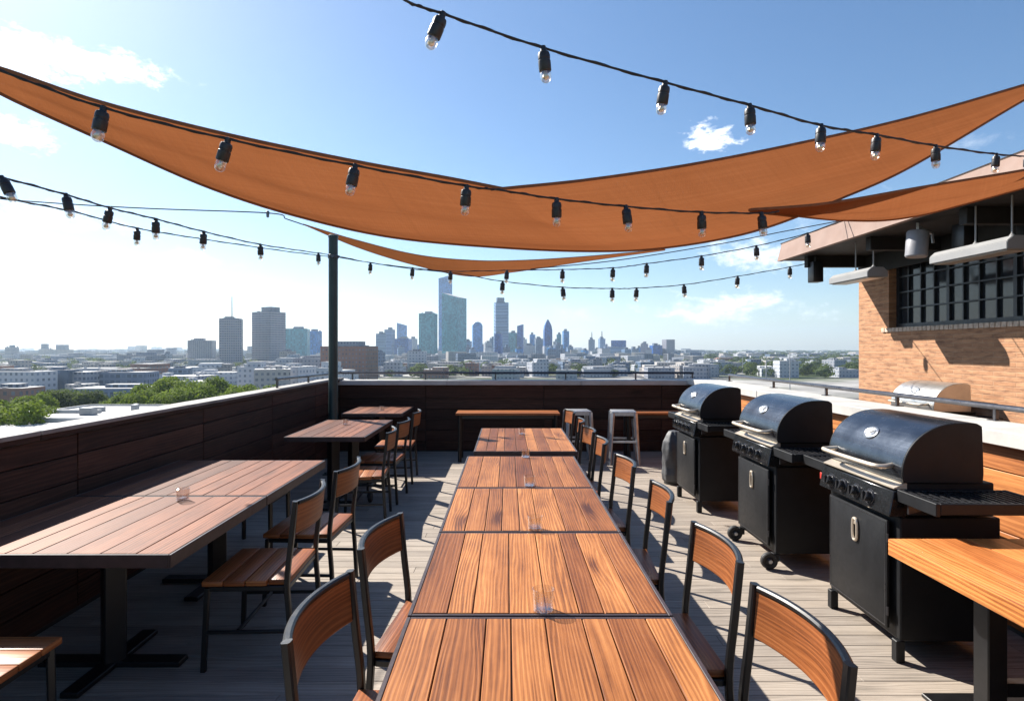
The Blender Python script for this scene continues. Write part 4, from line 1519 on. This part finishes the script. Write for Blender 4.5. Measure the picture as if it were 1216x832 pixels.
def mk_ground():
    m, nt, b = nodes_of('city_ground')
    oc = N(nt, 'ShaderNodeTexCoord').outputs['Object']
    n1 = noise(nt, oc, 0.004, 5.0, 0.6)
    n2 = noise(nt, oc, 0.03, 4.0, 0.6)
    n3 = noise(nt, oc, 0.25, 3.0, 0.6)
    g = ramp(nt, n3, [(0.35, (0.035, 0.055, 0.022)), (0.65, (0.085, 0.105, 0.045))])
    c = ramp(nt, n2, [(0.3, (0.16, 0.155, 0.15)), (0.5, (0.30, 0.29, 0.275)), (0.7, (0.44, 0.43, 0.41))])
    f = ramp(nt, n1, [(0.44, (0, 0, 0)), (0.54, (1, 1, 1))])
    col = mixc(nt, f, c, g)
    nt.links.new(col, b.inputs['Base Color'])
    b.inputs['Roughness'].default_value = 0.95
    b.inputs['Specular IOR Level'].default_value = 0.1
    return m


gobj = struct_ground.obj('ground', mk_ground(), sharp=None)
struct(gobj)
# streets
m = MB()
for (x, y, sx, sy) in ((-60, 175, 420, 10), (-150, 420, 12, 560), (40, 300, 700, 12), (-40, 520, 900, 14), (120, 900, 12, 1100), (-330, 800, 14, 900), (330, 700, 14, 900), (0, 760, 1400, 16)):
    z = GZ + (0.10 if sx > sy else 0.14)
    v = [m.bm.verts.new(p) for p in ((x - sx / 2, y - sy / 2, z), (x + sx / 2, y - sy / 2, z), (x + sx / 2, y + sy / 2, z), (x - sx / 2, y + sy / 2, z))]
    m.bm.faces.new(v)
struct(m.obj('road', plain('asphalt', (0.055, 0.055, 0.06), 0.9, 0.0, 0.2, 0.05)))


def leafy(m, c, rad, n, size, seed):
    rg = random.Random(seed)
    blobs = []
    for k in range(11):
        a = rg.uniform(0, 2 * PI)
        e = rg.uniform(-0.35, 1.0)
        rr = rg.uniform(0.35, 0.68)
        blobs.append((Vector((math.cos(a) * rr * rad[0], math.sin(a) * rr * rad[1], e * 0.62 * rad[2])), rg.uniform(0.32, 0.52)))
    blobs.append((Vector((0, 0, 0.3 * rad[2])), 0.6))
    for k in range(n):
        b, r = rg.choice(blobs)
        d = Vector((rg.gauss(0, 1), rg.gauss(0, 1), rg.gauss(0.15, 1))).normalized()
        p = Vector(c) + b + Vector((d.x * rad[0], d.y * rad[1], d.z * rad[2])) * r * (rg.uniform(0.55, 1.08))
        nrm = (d + Vector((rg.gauss(0, .6), rg.gauss(0, .6), rg.gauss(0.2, .6)))).normalized()
        s1 = nrm.orthogonal().normalized()
        s1 = Quaternion(nrm, rg.uniform(0, 6.28)) @ s1
        s2 = nrm.cross(s1)
        sz = size * rg.uniform(0.6, 1.4)
        vs = [m.bm.verts.new(p + s1 * sz * a + s2 * sz * b2) for a, b2 in ((-0.6, -0.25), (0.0, -0.5), (0.6, -0.1), (0.35, 0.45), (-0.3, 0.5))]
        f = m.bm.faces.new(vs)
        f[m.rn] = rg.random()


def make_tree(seed, h, rad, mat):
    t = thing('tree', 'tree', 'tree')
    m = MB()
    zc = h - rad[2] * 0.95
    trunk = smooth_path([(0, 0, 0), (0.1, 0.05, h * 0.25), (0.0, 0.15, h * 0.5), (0.15, 0.0, zc + rad[2] * 0.3)], 4)
    m.tube(trunk, 0.34, 8, taper=lambda q: 1.0 - 0.72 * q)
    rg = random.Random(seed)
    for k in range(6):
        a = k * 1.05 + rg.uniform(-.3, .3)
        z0 = h * rg.uniform(0.3, 0.5)
        m.tube([(0, 0.1, z0), (math.cos(a) * rad[0] * 0.35, math.sin(a) * rad[1] * 0.35, z0 + h * 0.14), (math.cos(a) * rad[0] * 0.7, math.sin(a) * rad[1] * 0.7, z0 + h * 0.25)], 0.15, 6, taper=lambda q: 1 - 0.75 * q)
    m.obj('trunk', M['bark'], t)
    m = MB()
    leafy(m, (0, 0, zc), rad, 7000, 0.30, seed)
    m.obj('crown', M[mat], t, sharp=None)
    return t


protos = {'leaf': [make_tree(11, 16, (5.2, 5.2, 5.4), 'leaf'), make_tree(12, 15, (5.8, 5.6, 5.0), 'leaf')], 'leaf_dark': [make_tree(13, 15, (5.0, 5.0, 5.2), 'leaf_dark')]}
used = set()
tg = {'leaf': 'bright green trees below the left parapet', 'leaf_dark': 'dark green trees behind the white flat roof'}
TL = [('leaf', 12, 480, 92), ('leaf', -28, 474, 100), ('leaf', 38, 487, 104), ('leaf', 20, 471, 126), ('leaf', 48, 468, 140),
      ('leaf_dark', 62, 462, 152), ('leaf_dark', 80, 461, 156), ('leaf_dark', 98, 463, 154), ('leaf_dark', 110, 466, 160),
      ('leaf', 140, 470, 152), ('leaf', 158, 463, 150), ('leaf', 178, 456, 152), ('leaf', 196, 451, 148), ('leaf', 214, 447, 150), ('leaf', 234, 450, 146),
      ('leaf', 252, 451, 150), ('leaf', 270, 455, 147), ('leaf', 288, 457, 151), ('leaf', 306, 459, 150), ('leaf', 322, 464, 158),
      ('leaf', 186, 464, 134), ('leaf', 208, 460, 132), ('leaf', 228, 459, 130), ('leaf', 248, 462, 130), ('leaf', 150, 474, 136), ('leaf', 268, 463, 132), ('leaf', 168, 469, 134)]
for k, (kind, px, py, d) in enumerate(TL):
    top = at(px, py, d)
    pr = protos[kind][k % len(protos[kind])]
    h = top.z - GZ
    if kind == 'leaf' and k < 5:
        lab = 'bright green tree at the far left edge, beside the white flat roof'
        gr = 'bright green trees at the far left'
    elif kind == 'leaf':
        lab = 'bright green tree in the clump below the left parapet, beyond the white roof'
        gr = tg['leaf']
    else:
        lab = 'dark green tree in the row behind the white flat roof'
        gr = tg['leaf_dark']
    if pr.name in used:
        r = dup(pr, (top.x, top.y, GZ), random.uniform(0, 6.28), lab, gr)
    else:
        used.add(pr.name)
        r = pr
        r.location = (top.x, top.y, GZ)
        r['label'] = lab
        r['group'] = gr
    base_h = {protos['leaf'][0].name: 16, protos['leaf'][1].name: 15, protos['leaf_dark'][0].name: 15}[pr.name]
    s = h / base_h
    r.scale = (s * random.uniform(0.9, 1.1), s * random.uniform(0.9, 1.1), s)

# white flat roof below
t = thing('flat_roof_building', 'low building with a wide white flat roof below the left parapet', 'building', (-62, 100, GZ))
m = MB()
m.box((0, 0, 6.9), (46, 40, 13.8))
m.obj('wall', FA['pale'], t)
m = MB()
m.box((0, 0, 13.9), (46.3, 40.3, 0.25))
for s in (-1, 1):
    m.box((0, s * 20, 14.15), (46.3, 0.35, 0.4))
    m.box((s * 23, 0, 14.15), (0.35, 39.6, 0.4))
m.obj('roof', M['roof_white'], t)
for (x, y, sx, sy, sz) in ((-8, -6, 9.0, 1.4, 0.7), (2.5, -4, 2.4, 1.8, 1.0), (10, 1, 1.0, 1.0, 1.4), (-3, -12, 0.8, 0.8, 0.9), (12, -6, 1.6, 1.2, 0.9), (5, 8, 3.0, 1.6, 1.0), (-14, 10, 1.2, 1.2, 0.8), (-12, 4, 2.2, 1.6, 1.3), (-5, 6, 1.0, 1.0, 1.6), (-1, 3.5, 0.8, 0.8, 1.2), (-8, 11, 0.7, 0.7, 1.3), (-16, 7, 8.0, 1.0, 0.6), (-20, 1, 1.4, 1.2, 0.9)):
    m = MB()
    m.box((x, y, 14.03 + sz / 2), (sx, sy, sz), 0.05)
    m.obj('roof_unit', M['mast'] if sx < 5 else M['roof_white'], t)


def tower(label, px0, px1, ytop, d, fa, name='office_tower', cat='tower', rz=None, ratio=0.8, top=None, group=None, base=GZ, extra=()):
    """a building between two bearings at d metres, roof at the height seen there"""
    X0, X1 = (px0 - 603) / F * d, (px1 - 603) / F * d
    W = X1 - X0
    if rz is None:
        rz = random.choice((-1, 1)) * R(random.uniform(8, 24))
    w = W / (math.cos(rz) + ratio * abs(math.sin(rz)))
    dp = w * ratio
    zt = EYE + (414 - ytop) / F * d
    H = zt - base
    t = thing(name, label, cat, ((X0 + X1) / 2, d + dp / 2, base), rz, group)
    m = MB()
    px_m = d / F
    if top == 'round':
        n = 7
        zs = [H - w * 0.55 * (1 - math.cos(PI / 2 * k / n)) if False else 0 for k in range(n)]
        m.box((0, 0, (H - w * 0.5) / 2), (w, dp, H - w * 0.5))
        poly = []
        for k in range(15):
            a = PI * k / 14
            poly.append((w / 2 * math.cos(a), H - w * 0.5 + w * 0.5 * math.sin(a)))
        tb = bmesh.new()
        va = [tb.verts.new((x, -dp / 2, z)) for x, z in poly]
        vb = [tb.verts.new((x, dp / 2, z)) for x, z in poly]
        tb.faces.new(va)
        tb.faces.new(vb[::-1])
        for k in range(14):
            tb.faces.new((va[k], va[k + 1], vb[k + 1], vb[k]))
        m._merge(tb, None, 0.5)
    elif top in ('slant_l', 'slant_r'):
        dz = w * 0.28
        zl, zr2 = (H, H - dz) if top == 'slant_l' else (H - dz, H)
        tb = bmesh.new()
        va = [tb.verts.new((x, -dp / 2, z)) for x, z in ((-w / 2, 0), (w / 2, 0), (w / 2, zr2), (-w / 2, zl))]
        vb = [tb.verts.new((x, dp / 2, z)) for x, z in ((-w / 2, 0), (w / 2, 0), (w / 2, zr2), (-w / 2, zl))]
        tb.faces.new(va)
        tb.faces.new(vb[::-1])
        for k in range(4):
            tb.faces.new((va[k], va[(k + 1) % 4], vb[(k + 1) % 4], vb[k]))
        m._merge(tb, None, 0.5)
    elif top == 'spire':
        zz = [0, H * 0.72, H * 0.84, H * 0.92, H]
        ww = [1.0, 1.0, 0.82, 0.5, 0.10]
        for k in range(4):
            tb = bmesh.new()
            lo = [tb.verts.new((sx * w / 2 * ww[k], sy * dp / 2 * ww[k], zz[k])) for sx, sy in ((-1, -1), (1, -1), (1, 1), (-1, 1))]
            hi = [tb.verts.new((sx * w / 2 * ww[k + 1], sy * dp / 2 * ww[k + 1], zz[k + 1])) for sx, sy in ((-1, -1), (1, -1), (1, 1), (-1, 1))]
            for q in range(4):
                tb.faces.new((lo[q], lo[(q + 1) % 4], hi[(q + 1) % 4], hi[q]))
            if k == 3:
                tb.faces.new(hi)
            m._merge(tb, None, 0.5)
    else:
        m.box((0, 0, H / 2), (w, dp, H))
    m.obj('body', FA[fa], t, sharp=30)
    if top in (None, 'plant', 'mast', 'needle'):
        m = MB()
        q = 0.55 if top == 'plant' else 0.42
        hz = max(1.5, (6.0 if top == 'plant' else 2.6) * px_m)
        m.box((w * random.uniform(-.1, .1), 0, H + hz / 2), (w * q, dp * q, hz))
        for k in range(4):
            m.box((w * random.uniform(-.42, .42), dp * random.uniform(-.42, .42), H + 0.6 * px_m), (w * 0.10, dp * 0.1, 1.2 * px_m))
        m.obj('roof_plant', FA['grey'] if fa in ('resid', 'brick', 'pale', 'white') else FA['slate'], t)
    if top in ('mast', 'needle'):
        m = MB()
        hm = (27 if top == 'mast' else 9) * px_m
        m.tube([(w * 0.03, 0, H), (w * 0.03, 0, H + hm * 0.5), (w * 0.03, 0, H + hm)], 0.8 * px_m, 6, taper=lambda s: 1 - 0.4 * s)
        m.obj('antenna', M['mast'], t)
    return t


tower('square grey block, leftmost of the three high rises on the left', 219, 250, 404, 900, 'resid', rz=R(14))
tower('slim grey high rise with an antenna on its roof', 255, 285, 378, 760, 'resid', top='mast', rz=R(20))
tower('tallest grey high rise on the left, stepped roof block, no antenna', 296, 333, 370, 800, 'resid', top='plant', rz=R(-24))
tower('small dark block between the antenna high rise and its left neighbour', 246, 256, 424, 1000, 'slate')
tower('teal glass tower between the grey high rises and the green post', 335, 364, 390, 1150, 'teal', rz=R(10))
tower('plain blue glass tower beside the teal glass tower', 362, 379, 393, 1250, 'glass', rz=R(-10))
tower('striped grey block in front of the teal glass tower', 331, 348, 417, 700, 'pale', cat='block', name='city_block')
tower('blank white block in front of the plain blue tower, left of the post', 349, 390, 425, 520, 'white', cat='block', name='city_block', rz=R(-6))
tower('long brick block with a roof box right behind the green post', 378, 444, 411, 480, 'brick', cat='block', name='city_block', top='plant', rz=R(-14), ratio=0.5)
tower('pale brown block with a clock sized roof house left of the brick block', 377, 396, 414, 560, 'pale', cat='block', name='city_block')
tower('pale blue twin tower, lower half, right of the brick block', 445, 458, 396, 1500, 'ribbon')
tower('pale blue twin tower, higher half, right of the brick block', 456, 468, 391, 1550, 'ribbon')
tower('dark striped slab at the right end of the brick block', 442, 456, 418, 620, 'slate', cat='block', name='city_block')
tower('blue tower with a slanted top behind the dark blue block', 470, 483, 383, 2000, 'glass', top='slant_l', rz=R(8))
tower('dark blue glass block left of the green glass tower', 468, 487, 402, 1500, 'deep', rz=R(-8))
tower('pale tower just right of the dark blue block', 484, 495, 402, 1650, 'white')
tower('squat white building with a framed window front, above the far handrail', 482, 506, 417, 640, 'white', cat='block', name='city_block', rz=R(6))
tower('green blue glass tower with a flat top, left of the tallest pair', 497, 518, 372, 1350, 'teal', rz=R(-10))
tower('tallest tower of the skyline, slim pale blue slab', 519.5, 537, 326, 1900, 'glass', rz=R(6), top='slant_r')
tower('massive teal glass tower with a sloped roof in front of the tallest slab', 524, 553, 347, 1400, 'teal', rz=R(-26), top='slant_l', ratio=0.9)
tower('thin pale tower peeping out right of the massive teal tower', 552, 560, 405, 1500, 'ribbon')
tower('round topped blue tower right of the massive teal tower', 560, 573, 382, 1650, 'glass', top='round', rz=R(10))
tower('pale low tower between the round topped tower and the banded tower', 574, 584, 407, 1500, 'white')
tower('tall pale banded tower in the middle of the skyline', 586, 604, 359, 1500, 'ribbon', top='plant', rz=R(12))
tower('dark glass slab at the foot of the tall banded tower', 587, 597, 396, 1350, 'deep')
tower('narrow tower in the shade just left of the banded tower', 581, 588, 402, 1600, 'slate')
tower('teal tower with a stepped top right of the banded tower', 604, 615, 395, 1700, 'teal')
tower('slim deep blue tower with a slanted crown', 614, 622, 385, 1700, 'deep', top='slant_r')
tower('pale wide block right of the slanted crown tower', 622, 636, 410, 1450, 'white')
tower('grey blue narrow tower above the pale wide block', 629, 636, 397, 1900, 'glass')
tower('stepped grey tower left of the pointed tower', 635, 645, 402, 1650, 'slate')
tower('blue tower tapering to a point, highest on the right part of the skyline', 645.5, 656, 379, 1500, 'deep', top='spire', rz=R(9))
tower('slim teal tower right of the pointed tower', 661, 667, 397, 1700, 'teal')
tower('slim blue tower with a bright top, right of the slim teal tower', 668, 676, 393, 1600, 'glass')
tower('low dark tower between the two slim towers', 657, 669, 409, 1550, 'slate')
tower('left one of two slim needle topped towers standing apart', 699, 707, 403, 1900, 'slate', top='needle')
tower('right one of two slim needle topped towers standing apart', 711, 719, 402, 1900, 'ribbon', top='needle')
tower('wide dark blue block on top of a pale wider block', 726, 746, 404, 1750, 'deep', top='flat')
tower('pale wider block below the wide dark blue block', 722, 747, 412, 1600, 'ribbon', top='flat')
tower('low grey blue tower right of the wide dark blue block', 748, 759, 414, 1600, 'slate')
tower('pale slim tower left of the blue tower near the right end', 761, 771, 408, 1700, 'resid')
tower('blue stubby tower between two pale slim towers', 773, 787, 410, 1650, 'deep')
tower('last pale tower at the right end of the skyline', 788, 802, 403, 1650, 'resid', top='flat', rz=R(18))
for k, (p0, p1, yt, dd) in enumerate(((471, 480, 413, 1300), (488, 497, 409, 1700), (505, 512, 405, 1800), (553, 559, 412, 1350), (557, 565, 415, 1250), (569, 576, 411, 1750), (576, 586, 413, 1300), (598, 606, 412, 1300), (606, 613, 407, 1900), (612, 621, 414, 1300),
                                     (619, 626, 403, 1900), (637, 645, 411, 1400), (641, 648, 407, 1800), (650, 660, 413, 1350), (657, 664, 405, 1900), (664, 671, 414, 1300), (673, 681, 412, 1500), (690, 699, 416, 1500), (706, 713, 415, 1500), (717, 724, 411, 1800), (739, 750, 415, 1400), (756, 763, 413, 1800), (767, 775, 415, 1500), (783, 790, 414, 1800), (800, 808, 419, 1600), (415, 428, 416, 900), (446, 455, 407, 1700))):
    tower('hazy pale blue mid rise filling a gap low in the skyline', p0, p1, yt, dd, ('ribbon', 'glass', 'white', 'slate')[k % 4], group='hazy mid rises at the foot of the skyline')
tower('tiny dark block alone right of the skyline', 810, 815, 421, 2000, 'slate')
tower('far purple grey tower block at the extreme left', 4, 17, 412, 1300, 'resid')
tower('jagged pale apartment cluster on the left horizon, left part', 44, 58, 414, 1500, 'pale', top='plant')
tower('jagged pale apartment cluster on the left horizon, right part', 58, 78, 415, 1500, 'pale', top='plant')
tower('grey slab blocks left of the square grey high rise', 138, 188, 421, 760, 'grey', cat='block', name='city_block', rz=R(12), ratio=0.4)
tower('thin white block beside the grey slab blocks', 190, 202, 420, 780, 'white', cat='block', name='city_block')
tower('blue grey office behind the bright trees', 196, 223, 437, 430, 'slate', cat='block', name='city_block')
tower('long white block with rows of small windows at the left edge', -40, 50, 441, 330, 'white', cat='block', name='city_block', rz=R(-8), ratio=0.35)
tower('blank pale blue grey block joined to the long white block', 48, 80, 439, 345, 'shed', cat='block', name='city_block', rz=R(4))
tower('low brown building in front of the long white block', -30, 24, 461, 230, 'brick', cat='block', name='city_block', rz=R(5))
tower('dark low office with bands of windows, right of the blank pale block', 88, 170, 442, 360, 'slate', cat='block', name='city_block', rz=R(7), ratio=0.45)
tower('white edged low hall in front of the dark banded office', 84, 178, 461, 262, 'slate', cat='block', name='city_block', rz=R(3), ratio=0.5)
tower('small red brick box seen over the right handrail', 949, 964, 443, 700, 'brick', cat='block', name='city_block', rz=R(10))
tower('dark blue shed right of the small red brick box', 964, 992, 446, 640, 'shed', cat='block', name='city_block', rz=R(-12))
tower('tan block left of the brick building corner', 996, 1008, 435, 900, 'pale', cat='block', name='city_block')
tower('low orange brick block at the corner of the brick building', 1010, 1030, 447, 600, 'brick', cat='block', name='city_block')
tower('bright white box building beyond the right handrail', 883, 896, 440, 760, 'white', cat='block', name='city_block')
tower('dark shed beside the bright white box building', 896, 921, 442, 720, 'shed', cat='block', name='city_block')
tower('grey block cluster above the far handrail, right of the middle', 664, 698, 429, 620, 'slate', cat='block', name='city_block', rz=R(10))


def mast(label, px, y0, d, arm=False, name='mast', cat='mast'):
    p = at(px, y0, d)
    k = d / F
    t = thing(name, label, cat, (p.x, p.y, GZ))
    m = MB()
    H = p.z - GZ
    m.tube([(0, 0, 0), (0, 0, H / 2), (0, 0, H)], 0.8 * k, 8, taper=lambda q: 1 - 0.45 * q)
    m.obj('shaft', M['mast'], t)
    if arm:
        m = MB()
        m.tube([(0, 0, H), (-2.5 * k, 0, H + 0.3 * k), (-4.5 * k, 0, H)], 0.45 * k, 6)
        m.obj('lamp_arm', M['mast'], t)
    return t


mast('tall lamp mast beyond the right handrail', 938, 417, 110, True, 'lamp_mast', 'lamp post')
mast('thin mast with white foot left of the lamp mast', 910, 423, 500)
mast('thin mast beyond the farthest grill, left of the other masts', 882, 424, 620)
m0 = mast('leaning crane on the horizon right of the skyline', 869, 416, 1600, False, 'crane', 'crane')
m0.rotation_euler = (0, R(-8), 0)

# ---- low blocks spread through the hazy city
rg = random.Random(21)
kinds = [('white', 'low white block in the hazy city spread below the skyline', 'low white city blocks'),
         ('pale', 'low beige block in the hazy city spread below the skyline', 'low beige city blocks'),
         ('grey', 'low grey block in the hazy city spread below the skyline', 'low grey city blocks'),
         ('brick', 'low brick block in the hazy city spread below the skyline', 'low brick city blocks'),
         ('slate', 'low dark block in the hazy city spread below the skyline', 'low dark city blocks')]
made = 0
taken = []
tries = 0
while made < 285 and tries < 40000:
    tries += 1
    px = rg.uniform(-10, 1030)
    d = rg.uniform(1, 1)
    lo = 330 if px < 408 else 480
    d = lo * (1900 / lo) ** (rg.random() ** 0.9)
    if px > 850 and rg.random() < 0.5:
        continue
    x = (px - 603) / F * d
    w = rg.uniform(9, 24) * (0.85 + d / 1500)
    dp = w * rg.uniform(0.5, 1.1)
    h = rg.choice((5, 7, 8, 10, 10, 12, 14)) * rg.uniform(0.85, 1.15)
    ytop = 414 + F * (EYE - (GZ + h)) / d
    if ytop < 426 and rg.random() < 0.85:
        continue
    if ytop > 452 and 408 < px:
        continue
    if any(abs(x - a) < (w + c) * 0.45 and abs(d - b) < (dp + e) * 0.6 for a, b, c, e in taken):
        continue
    taken.append((x, d, w, dp))
    k = rg.choices(range(5), (0.40, 0.20, 0.22, 0.07, 0.11))[0]
    fa, lab, gr = kinds[k]
    m = MB()
    m.box((0, 0, h / 2), (w, dp, h))
    if rg.random() < 0.6:
        m.box((w * rg.uniform(-.25, .25), 0, h + 0.9), (w * rg.uniform(0.15, 0.4), dp * 0.4, 1.8))
    if rg.random() < 0.4:
        m.box((w * 0.3, dp * 0.1, h * 0.62), (w * 0.75, dp * 0.8, h * 1.24))
    for q in range(3):
        m.box((w * rg.uniform(-.4, .4), dp * rg.uniform(-.4, .4), h + 0.5), (1.4, 1.4, 1.0))
    o = m.obj('city_block', FA[fa])
    o.location = (x, d + dp / 2, GZ)
    o.rotation_euler = (0, 0, rg.choice((R(8), R(-15), R(20), R(-5), R(75))))
    tag(o, lab, 'block', gr)
    made += 1

# ---- beyond them the city reads as one mass of roofs
for fa, n in (('white', 520), ('slate', 230), ('pale', 260), ('grey', 300)):
    m = MB()
    for k in range(n):
        d = 900 * (5200 / 900) ** rg.random()
        px = rg.uniform(-20, 1040)
        if px > 850 and rg.random() < 0.6:
            continue
        w = rg.uniform(9, 30) * (0.7 + d / 2500)
        h = rg.uniform(5, 15) * (1.0 + (d / 5000 if px < 830 else 0))
        if 150 < px < 830 and rg.random() < 0.10:
            h *= 1.8
        a = R(rg.choice((8, -15, 20, 40)))
        m.box(((px - 603) / F * d, d, GZ + h / 2), (w, w * rg.uniform(0.4, 1.0), h), mat=Matrix.Rotation(a, 3, 'Z'))
    o = m.obj('far_city', FA[fa])
    o['kind'] = 'stuff'
    o['label'] = {'white': 'far off whitish roofs and walls of the hazy city', 'slate': 'far off dark blue grey walls of the hazy city', 'pale': 'far off beige walls of the hazy city', 'grey': 'far off grey walls of the hazy city'}[fa]

# ---- far greenery: one mass
m = MB()
rg = random.Random(5)
cnt = 0
while cnt < 1500:
    d = 520 * (5500 / 520) ** rg.random()
    px = rg.uniform(-20, 1040)
    dens = 0.5 if px < 420 else (0.25 if px < 830 else 1.0)
    if rg.random() > dens or (d < 330 and px < 340):
        cnt += 0
        if rg.random() > 0.02:
            continue
    x = (px - 603) / F * d
    h = rg.uniform(6, 12)
    rr = rg.uniform(3.5, 7) * (1.0 + d / 2000)
    n = 130 if d < 1100 else 30
    c = Vector((x, d, GZ + h * 0.6))
    for k in range(n):
        dv = Vector((rg.gauss(0, 1), rg.gauss(0, 1), rg.gauss(0, 1))).normalized()
        p = c + Vector((dv.x * rr, dv.y * rr, dv.z * h * 0.5)) * rg.uniform(0.75, 1.05)
        s1 = dv.orthogonal().normalized()
        s2 = dv.cross(s1)
        sz = rr * (0.22 if n == 130 else 0.5) * rg.uniform(0.7, 1.3)
        vs = [m.bm.verts.new(p + s1 * sz * a + s2 * sz * b) for a, b in ((-0.5, -0.4), (0.5, -0.5), (0.6, 0.4), (-0.4, 0.5))]
        f = m.bm.faces.new(vs)
        f[m.rn] = rg.random()
    cnt += 1
fo = m.obj('distant_trees', M['leaf_far'], sharp=None)
fo['kind'] = 'stuff'
fo['label'] = 'distant greenery scattered between the blocks of the hazy city'

# ================================================================== air, sky, sun, camera
hz = MB()
hz.box((0, 4300, (GZ - 1.0 + 300) / 2), (17000, 9000, 300 - (GZ - 1.0)))


def mk_haze():
    m = bpy.data.materials.new('haze_air')
    m.use_nodes = True
    nt = m.node_tree
    nt.nodes.clear()
    out = N(nt, 'ShaderNodeOutputMaterial')
    v = N(nt, 'ShaderNodeVolumePrincipled')
    v.inputs['Color'].default_value = (0.66, 0.83, 1.0, 1)
    v.inputs['Density'].default_value = HAZE_D
    v.inputs['Anisotropy'].default_value = 0.35
    nt.links.new(v.outputs[0], out.inputs['Volume'])
    return m


HAZE_D = 0.00011
if HAZE_D > 0:
    ho = hz.obj('haze', mk_haze(), sharp=None)
    ho['kind'] = 'stuff'

SUN = Vector((-0.9, 0.85, 1.0)).normalized()
EL = math.asin(SUN.z)
AZ = math.atan2(SUN.x, SUN.y)      # from +Y towards +X

W = bpy.data.worlds.new('World')
S.world = W
W.use_nodes = True
nt = W.node_tree
nt.nodes.clear()
out = N(nt, 'ShaderNodeOutputWorld')
bg = N(nt, 'ShaderNodeBackground')
sky = N(nt, 'ShaderNodeTexSky')
sky.sky_type = 'NISHITA'
sky.sun_disc = False
sky.sun_elevation = EL
sky.sun_rotation = SUNROT_SIGN * AZ if 'SUNROT_SIGN' in globals() else AZ
sky.altitude = 60
sky.air_density = 1.0
sky.dust_density = 0.5
sky.ozone_density = 3.0
tc = N(nt, 'ShaderNodeTexCoord').outputs['Generated']
sp = N(nt, 'ShaderNodeSeparateXYZ')
nt.links.new(tc, sp.inputs[0])
az = mth(nt, 'ARCTAN2', sp.outputs[0], sp.outputs[1])
el = mth(nt, 'ARCSINE', sp.outputs[2])
nv = comb(nt, mth(nt, 'MULTIPLY', az, 1.0), mth(nt, 'MULTIPLY', el, 1.8), 0.0)
n_big = noise(nt, nv, 17.0, 7.0, 0.62, 0.4)
n_fine = noise(nt, nv, 60.0, 6.0, 0.65, 0.3)
nn = mth(nt, 'ADD', mth(nt, 'MULTIPLY', n_big, 0.7), mth(nt, 'MULTIPLY', n_fine, 0.3))
cover = None
for (px, py, wx, wy, soft, amt) in ((100, 70, 100, 17, 0.45, 1.0), (18, 68, 60, 24, 0.45, 1.0), (10, 157, 42, 16, 0.4, 0.95), (840, 164, 32, 18, 0.35, 1.0), (40, 256, 90, 22, 0.9, 0.8), (150, 268, 40, 12, 0.9, 0.5),
                                (860, 368, 110, 22, 0.6, 0.9), (900, 305, 80, 28, 0.6, 0.85), (815, 375, 40, 14, 0.5, 0.9), (240, 311, 60, 13, 0.9, 0.7), (680, 372, 70, 14, 1.0, 0.4), (1165, 168, 30, 10, 0.9, 0.5), (60, 330, 200, 30, 1.1, 0.35), (1000, 250, 60, 22, 0.9, 0.6)):
    a0 = math.atan((px - 603) / F)
    e0 = math.atan((414 - py) / math.hypot(F, px - 603))
    wa, we = wx / F, wy / F
    q = mth(nt, 'ADD', mth(nt, 'POWER', mth(nt, 'DIVIDE', mth(nt, 'SUBTRACT', az, a0), wa), 2.0), mth(nt, 'POWER', mth(nt, 'DIVIDE', mth(nt, 'SUBTRACT', el, e0), we), 2.0))
    r_ = mth(nt, 'SUBTRACT', 1.0, mth(nt, 'SQRT', q))
    v_ = mth(nt, 'ADD', mth(nt, 'MULTIPLY', r_, 0.55), mth(nt, 'MULTIPLY', mth(nt, 'SUBTRACT', nn, 0.52), 2.6))
    mr = N(nt, 'ShaderNodeMapRange')
    mr.interpolation_type = 'SMOOTHSTEP'
    mr.inputs['From Min'].default_value = 0.02
    mr.inputs['From Max'].default_value = 0.02 + soft
    mr.inputs['To Max'].default_value = amt
    nt.links.new(v_, mr.inputs['Value'])
    cover = mr.outputs[0] if cover is None else mth(nt, 'MAXIMUM', cover, mr.outputs[0])
hs = N(nt, 'ShaderNodeHueSaturation')
hs.inputs['Saturation'].default_value = 1.15
hs.inputs['Value'].default_value = 1.08
nt.links.new(sky.outputs[0], hs.inputs['Color'])
col = mixc(nt, cover, hs.outputs[0], CLOUD)
nt.links.new(col, bg.inputs['Color'])
bg.inputs['Strength'].default_value = SKY_STRENGTH
nt.links.new(bg.outputs[0], out.inputs['Surface'])

sl = bpy.data.lights.new('sun', 'SUN')
sl.energy = SUN_STRENGTH
sl.angle = R(0.5)
sl.color = (1.0, 0.94, 0.85)
so = bpy.data.objects.new('sun', sl)
COL.objects.link(so)
so.rotation_euler = (-SUN).to_track_quat('-Z', 'Y').to_euler()
so.location = SUN * 50

cam = bpy.data.cameras.new('camera')
co = bpy.data.objects.new('camera', cam)
COL.objects.link(co)
co.location = (0, 0, EYE)
co.rotation_euler = (R(90), 0, 0)
cam.sensor_width = 36
cam.lens = 36 * F / 1216
cam.shift_x = 5.0 / 1216
cam.shift_y = -2.0 / 1216
cam.clip_start = 0.05
cam.clip_end = 20000
S.camera = co

S.view_settings.view_transform = 'Standard'
S.view_settings.look = 'None'
S.view_settings.gamma = 1.0
S.view_settings.use_curve_mapping = False
S.view_settings.exposure = EXPOSURE
S.render.engine = 'CYCLES'
S.cycles.use_denoising = True
S.cycles.max_bounces = 8
S.cycles.transparent_max_bounces = 16
S.cycles.volume_bounces = 0
S.cycles.caustics_reflective = False
S.cycles.caustics_refractive = False
